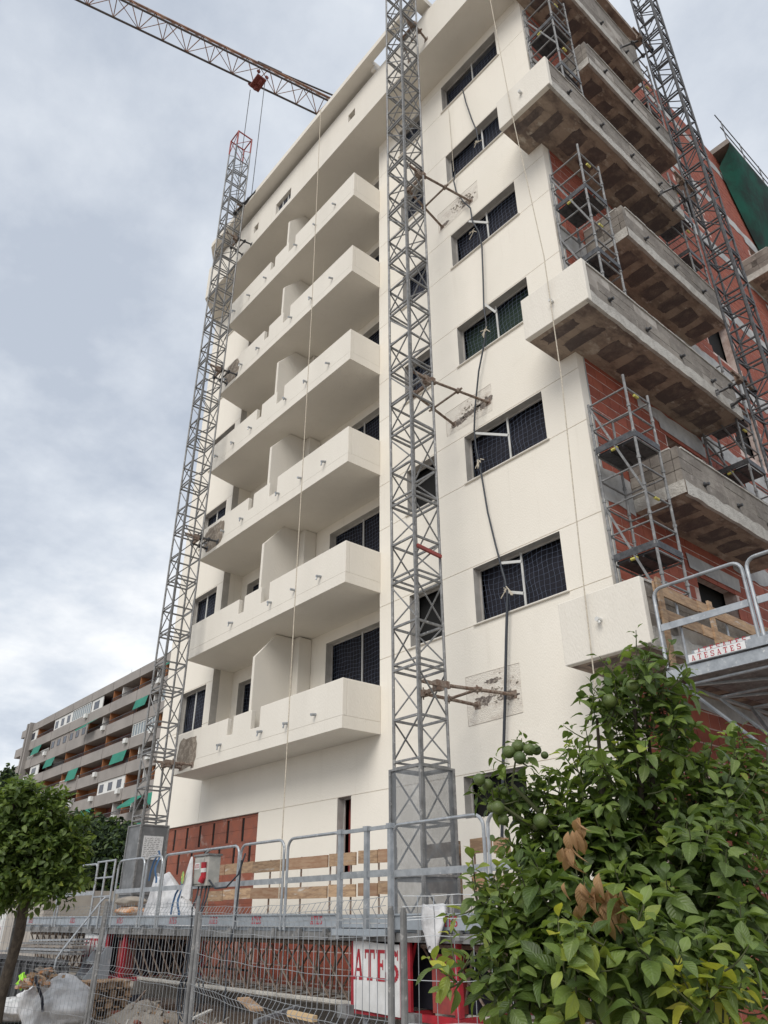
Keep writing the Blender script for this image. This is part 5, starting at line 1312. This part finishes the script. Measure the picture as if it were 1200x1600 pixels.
# ================================================================ LEFT BACKGROUND
mb = MB(); a = at(20, 1400, w=24); mb.box(a.x-9, a.x+3.2, a.y, a.y+4, 0, 2.35)
o = solo('site_cabin', mb, beige, 'low beige wall behind the left end of the work platform', 'wall')
bl = thing('site_banner', 'white banner with red stripes at the far left behind the orange tree', 'banner', tuple(at(2, 1450, w=16)))
a, b = at(-6, 1425, w=16), at(7, 1425, w=16); mb = MB(); mb.extr([a, b, (b.x, b.y, .7), (a.x, a.y, .7)], (.02, .05, 0)); part('sheet', mb, whitep, bl)
mb = MB()
for k in range(5): z = 1.45-k*.14; mb.quad((a.x, a.y-.02, z), (b.x, b.y-.02, z), (b.x, b.y-.02, z-.05), (a.x, a.y-.02, z-.05))
part('stripe', mb, redtxt, bl)
# dark steel skip and stacked grey panels under the left end of the platform
SK = thing('steel_skip', 'dark steel skip full of grey panels at the left behind the fence', 'skip', (-19, 6.0, 0))
a, b = at(3, 1500, Y=6.0), at(108, 1500, Y=6.0); mb = MB(); mb.box(a.x, b.x, 6.0, 6.03, .05, .85)
x = a.x
while x < b.x: mb.box(x, x+.06, 5.94, 5.998, .05, .85); x += .45
mb.box(a.x, b.x, 5.93, 5.998, .851, .93); mb.box(a.x, a.x+.04, 6.031, 6.9, .05, .85); part('body', mb, dark_steel, SK)
for k in range(5):
    mb = MB(); mb.beam((a.x-.2+.1*k, 6.1+.12*k, .98+.05*k), (b.x-.1-.2*k, 6.15+.1*k, 1.02+.055*k), .3, .035); part('panel', mb, [steel, rail, concrete][k % 3], SK)

# ================================================================ GROUND CLUTTER
def sack(label, px_, py_, w, rx, rz, seed, open_=True):
    p = at(px_, py_, w=w); t = thing('rubble_sack', label, 'sack', (p.x, p.y, 0))
    mb = blob(p.x, p.y, rz*.9, rx, rx*.8, rz, seed, .10, 64, 40, 2.8, .12); qs = random.Random(seed+50)
    for iv, v in enumerate(mb.v): w1 = math.sin(v[0]*23+v[2]*14+2*math.sin(v[1]*9))*.018+math.sin(v[2]*31-v[0]*17+3*math.sin(v[0]*7))*.014; mb.v[iv] = (v[0]+w1, v[1]-w1*1.2+qs.uniform(-.004, .004), v[2]+w1*.4)
    part('cloth', mb, bagw, t, smooth=True)
    if open_:
        q = random.Random(seed); rb = MB()
        for k in range(70):
            a = q.uniform(0, 6.28); r = math.sqrt(q.random()); c_ = Vector((p.x-.15+math.cos(a)*r*rx*.62, p.y-.25+math.sin(a)*r*rx*.5, rz*1.62+.18*(1-r)+q.uniform(-.03, .05)))
            d = Vector((q.gauss(0, 1), q.gauss(0, 1), q.gauss(0, .6))).normalized()*q.uniform(.03, .12); rb.beam(c_-d, c_+d, q.uniform(.03, .11), q.uniform(.01, .05), q.randrange(3))
        part('debris', rb, [wood, orange, cement], t, kind='stuff')
        st = MB(); st.path([(p.x+.15, p.y-.5, rz*1.9), (p.x+.4, p.y-.55, rz*1.75), (p.x+.62, p.y-.5, rz*1.3), (p.x+.7, p.y-.48, rz*.9)], .022, 5); part('strap', st, void, t)
    return t
sack('open white rubble sack spilling orange and brown debris, behind the fence at left', 88, 1592, 11.9, .62, .42, 4)
sack('crumpled white sack lying on the ground left of the steps', 70, 1545, 14.3, .5, .28, 6, False)
sack('long dusty white sack lying at the left edge', 18, 1562, 13.6, .8, .18, 8, False)
p = at(47, 1542, w=13.6); solo('lime_cloth', blob(p.x+.12, p.y-.2, .62, .06, .05, .11, 3, .5, 14, 10), hivis, 'small lime green cloth on the white sacks', 'cloth', smooth=True)
# pallets
PL = thing('pallet_stack', 'stack of worn wooden pallets beside the steps', 'pallets', (-15, 5.6, 0))
pc = at(160, 1560, w=12.9); z = .0; q = random.Random(3)
for k in range(5):
    ox, oy = q.uniform(-.04, .04), q.uniform(-.04, .04)
    for x in (-.30, -.05, .20): 
        for y in (-.3, 0, .26): mb = MB(); mb.box(pc.x+ox+x, pc.x+ox+x+.1, pc.y+oy+y, pc.y+oy+y+.1, z+.022, z+.10); part('spacer_block', mb, wood, PL)
    for zz_ in (z, z+.101):
        for j in range(5):
            y = -.32+j*.15; mb = MB(); mb.box(pc.x+ox-.31, pc.x+ox+.31, pc.y+oy+y, pc.y+oy+y+.10, zz_, zz_+.02); part('slat', mb, wood, PL)
    z += .135
# heaps of rubble along the facade
def heap(label, px0, px1, Y0, h, seed, name='rubble_heap'):
    q = random.Random(seed); a, b = at(px0, 1550, Y=Y0).x, at(px1, 1550, Y=Y0).x; t = thing(name, label, 'rubble', ((a+b)/2, Y0, 0)); nx, ny = 60, 22; mb = MB(); ph = [q.uniform(0, 6) for _ in range(6)]
    dy = 1.3
    def hh(u, v):
        e_ = max(0, math.sin(math.pi*u))**.5*max(0, math.sin(math.pi*v))
        return e_*h*(.55+.25*math.sin(u*17+ph[0]+3*v)+.18*math.sin(v*11+ph[1]+u*9)+.12*math.sin(u*41+ph[2])*math.sin(v*23+ph[3]))
    for j in range(ny+1):
        for i in range(nx+1): u, v = i/nx, j/ny; mb.v.append((a+(b-a)*u, Y0-dy+2*dy*v*.8, max(-.02, hh(u, v)+q.uniform(-.012, .012))))
    for j in range(ny):
        for i in range(nx): k = j*(nx+1)+i; mb.f.append((k, k+1, k+nx+2, k+nx+1)); mb.mi.append(0)
    part('dirt', mb, cement, t, smooth=False)
    rb = MB()
    for k in range(int(260*(b-a)/6)):
        u, v = q.random(), q.random()*.9; s = q.uniform(.015, .07); p = Vector((a+(b-a)*u, Y0-dy+2*dy*v*.8, hh(u, v)+s*.3)); d = Vector((q.gauss(0, 1), q.gauss(0, 1), q.gauss(0, .4))).normalized()*s
        if q.random() < .25: d *= q.uniform(2, 6); rb.beam(p-d, p+d, s*.35, s*.2, q.choice((1, 3)))
        else: rb.beam(p-d, p+d, s*q.uniform(.8, 1.8), s*q.uniform(.5, 1.2), q.choice((0, 0, 2)))
    part('fragments', rb, [cement, wood, brick2, edgec], t, kind='stuff')
heap('dusty rubble heap under the left part of the platform', 205, 330, 6.9, .42, 1)
heap('low grey rubble heap under the middle of the platform', 330, 470, 6.6, .34, 2)
heap('scattered rubble in front of the left base unit', 150, 300, 5.2, .12, 3)
heap('scattered rubble in the open ground behind the fence posts', 300, 560, 5.3, .10, 5)
wb = MB(); q = random.Random(14)
# loose planks, pipes, troughs
def plank(label, p, q_, w_, h_, m, cat='plank', name='plank'):
    mb = MB(); mb.beam(p, q_, w_, h_); solo(name, mb, m, label, cat)
plank('pale round-edged timber lying on the grey trough', at(452, 1583, w=8.6), at(492, 1592, w=8.3), .07, .06, material('fresh_timber', (.58, .42, .24), .8))
plank('long grey pipe lying slanted over the rubble', at(398, 1597, w=8.4), at(466, 1573, w=9.4), .045, .045, rail, 'pipe', 'pipe')
plank('broken dusty board on the rubble heap', at(380, 1560, w=9.8), at(402, 1578, w=9.3), .16, .03, wood)
plank('thin pale batten on the ground near the fence post', at(330, 1578, w=9.5), at(300, 1592, w=9.2), .05, .02, edgec, 'batten', 'batten')
plank('dusty batten leaning on the rubble at left', at(235, 1580, w=12), at(262, 1597, w=11.6), .06, .025, wood, 'batten', 'batten')
plank('thin rod lying beside the left base unit', at(205, 1575, w=12.5), at(228, 1548, w=13), .03, .03, rust, 'rod', 'rod')
tg = MB(); a = at(470, 1592, w=8.5); tg.box(a.x-.55, a.x+.75, a.y, a.y+.03, .22, .40); tg.box(a.x-.55, a.x+.75, a.y+.5, a.y+.53, .22, .40); tg.box(a.x-.55, a.x-.52, a.y+.031, a.y+.499, .22, .40); tg.box(a.x+.72, a.x+.75, a.y+.031, a.y+.499, .22, .40); tg.box(a.x-.51, a.x+.71, a.y+.031, a.y+.499, .22, .25)
tg.tube((a.x+.3, a.y+.2, 0), (a.x+.3, a.y+.2, .22), .05, 8); tg.tube((a.x-.3, a.y+.2, 0), (a.x-.3, a.y+.2, .22), .05, 8)
solo('mortar_trough', tg, dark_steel, 'grey steel mortar trough lying behind the fence below the platform', 'trough')
def cblock(label, px_, py_, w, s):
    p = at(px_, py_, w=w); mb = MB(); mb.box(p.x-s, p.x+s, p.y-s*.7, p.y+s*.7, p.z-s*.75, p.z+s*.75); mb.tube((p.x, p.y-s*.75, p.z), (p.x, p.y-s*.7, p.z), s*.3, 10); mb.box(p.x-s*.2, p.x+s*.2, p.y-s*.2, p.y+s*.2, -.02, p.z-s*.75-.001); solo('junction_box', mb, steel, label, 'box')
cblock('small grey box on a short stand left of the red base unit', 540, 1580, 8.7, .085); cblock('small grey box at the foot of the red base unit', 646, 1594, 8.2, .08)
mb = MB(); p = at(690, 1597, w=7.6); mb.tube((p.x, p.y, -.02), (p.x, p.y, .42), .20, 20); mb.tube((p.x, p.y, .42), (p.x, p.y, .45), .21, 20); mb.tube((p.x, p.y, .2), (p.x, p.y, .22), .208, 20); solo('red_drum', mb, redp, 'red drum standing under the rag by the base unit', 'drum')

# ================================================================ SITE FENCE
def fence_panel(label, A_, B_, z0=.02, z1=1.76, tilt=(0, 0), sag=.0):
    t = thing('fence_panel', label, 'fence', ((A_.x+B_.x)/2, (A_.y+B_.y)/2, 0), 'wire mesh panels of the site fence')
    d = (B_-A_); d.z = 0; L_ = d.length; d.normalize(); nrm = Vector((-d.y, d.x, 0))
    def P(u, z, o=0): return Vector((A_.x, A_.y, 0))+d*u+nrm*(o+tilt[0]*z)+d*(tilt[1]*z)+Vector((0, 0, z))
    for u in (.02, L_-.02):
        mb = MB(); mb.tube(P(u, -.02), P(u, z1+.01), .021, 10); mb.tube(P(u, z1+.01), P(u, z1+.03), .016, 10); part('post', mb, rail if False else steel, t)
    wr = MB(); n_ = int(L_/.1); bends = (.20, 1.02, 1.66)
    def off(z):
        o = 0
        for b in bends:
            if abs(z-b) < .055: o = .035*(1-abs(z-b)/.055)
        return o
    zs = [z0]
    for b in bends: zs += [b-.055, b, b+.055]
    zs.append(z1-.01); zs = sorted(zs)
    def sg(u, z): return -sag*math.sin(math.pi*u/L_)*(1-.25*z)
    for i in range(1, n_):
        u = i*L_/n_; pts = [P(u+.006*math.sin(i*1.7+z*2), z+sg(u, z), off(z)) for z in zs]; wr.path(pts, .0023, 4)
    for z in sorted(set([z0+.03] + [b+o for b in bends for o in (-.055, 0, .055)] + [.48, .75, 1.28, 1.5, z1-.03])):
        pts = [P(.02+(L_-.04)*k/10, z+sg(.02+(L_-.04)*k/10, z)+.006*math.sin(k*2.2+z*9), off(z)) for k in range(11)]; wr.path(pts, .0026, 4)
    part('wire_mesh', wr, rail, t)
    ft = MB()
    for u in (.02, L_-.02): p = P(u, 0); ft.box(p.x-.28, p.x+.28, p.y-.11, p.y+.11, -.02, .12)
    part('concrete_foot', ft, edgec, t); return t
def gp_(px_, w): p = at(px_, 1434, w=w); return Vector((p.x, p.y, 0))
f0, f1, f1b, f2, f3, f4 = gp_(1010, 3.95), gp_(625, 4.45), gp_(613, 4.52), gp_(309, 7.9), gp_(160, 10.2), gp_(28, 11.6)
fence_panel('nearest fence panel, between the tall grey post and the orange tree', f0+Vector((0, .5, 0)), f1, z1=1.62)
fence_panel('sagging fence panel left of the lettered white board', f1b, f2+Vector((.04, 0, 0)), z1=1.63, sag=.05)
fence_panel('fence panel in front of the power cables', f2+Vector((-.05, 0, 0)), f3+Vector((.04, 0, 0)), z1=1.78, tilt=(0, -.03))
fence_panel('leaning fence panel in front of the steps', f3+Vector((-.04, 0, 0)), f4, z1=1.78, tilt=(0, -.05))
fence_panel('farthest fence panel at the left edge', f4+Vector((-.06, 0, 0)), gp_(-90, 12.6), z1=1.72)
mb = MB(); a, b = gp_(-40, 11.4), gp_(30, 11.3); mb.path([(a.x, a.y-.1, .62), ((a.x+b.x)/2, (a.y+b.y)/2-.1, .5), (b.x, b.y-.1, .36)], .015, 4); solo('barrier_tape', mb, redtxt, 'red and white barrier tape strung low on the left fence', 'tape')

for o in ALL:
    if '_w' in o: del o['_w']
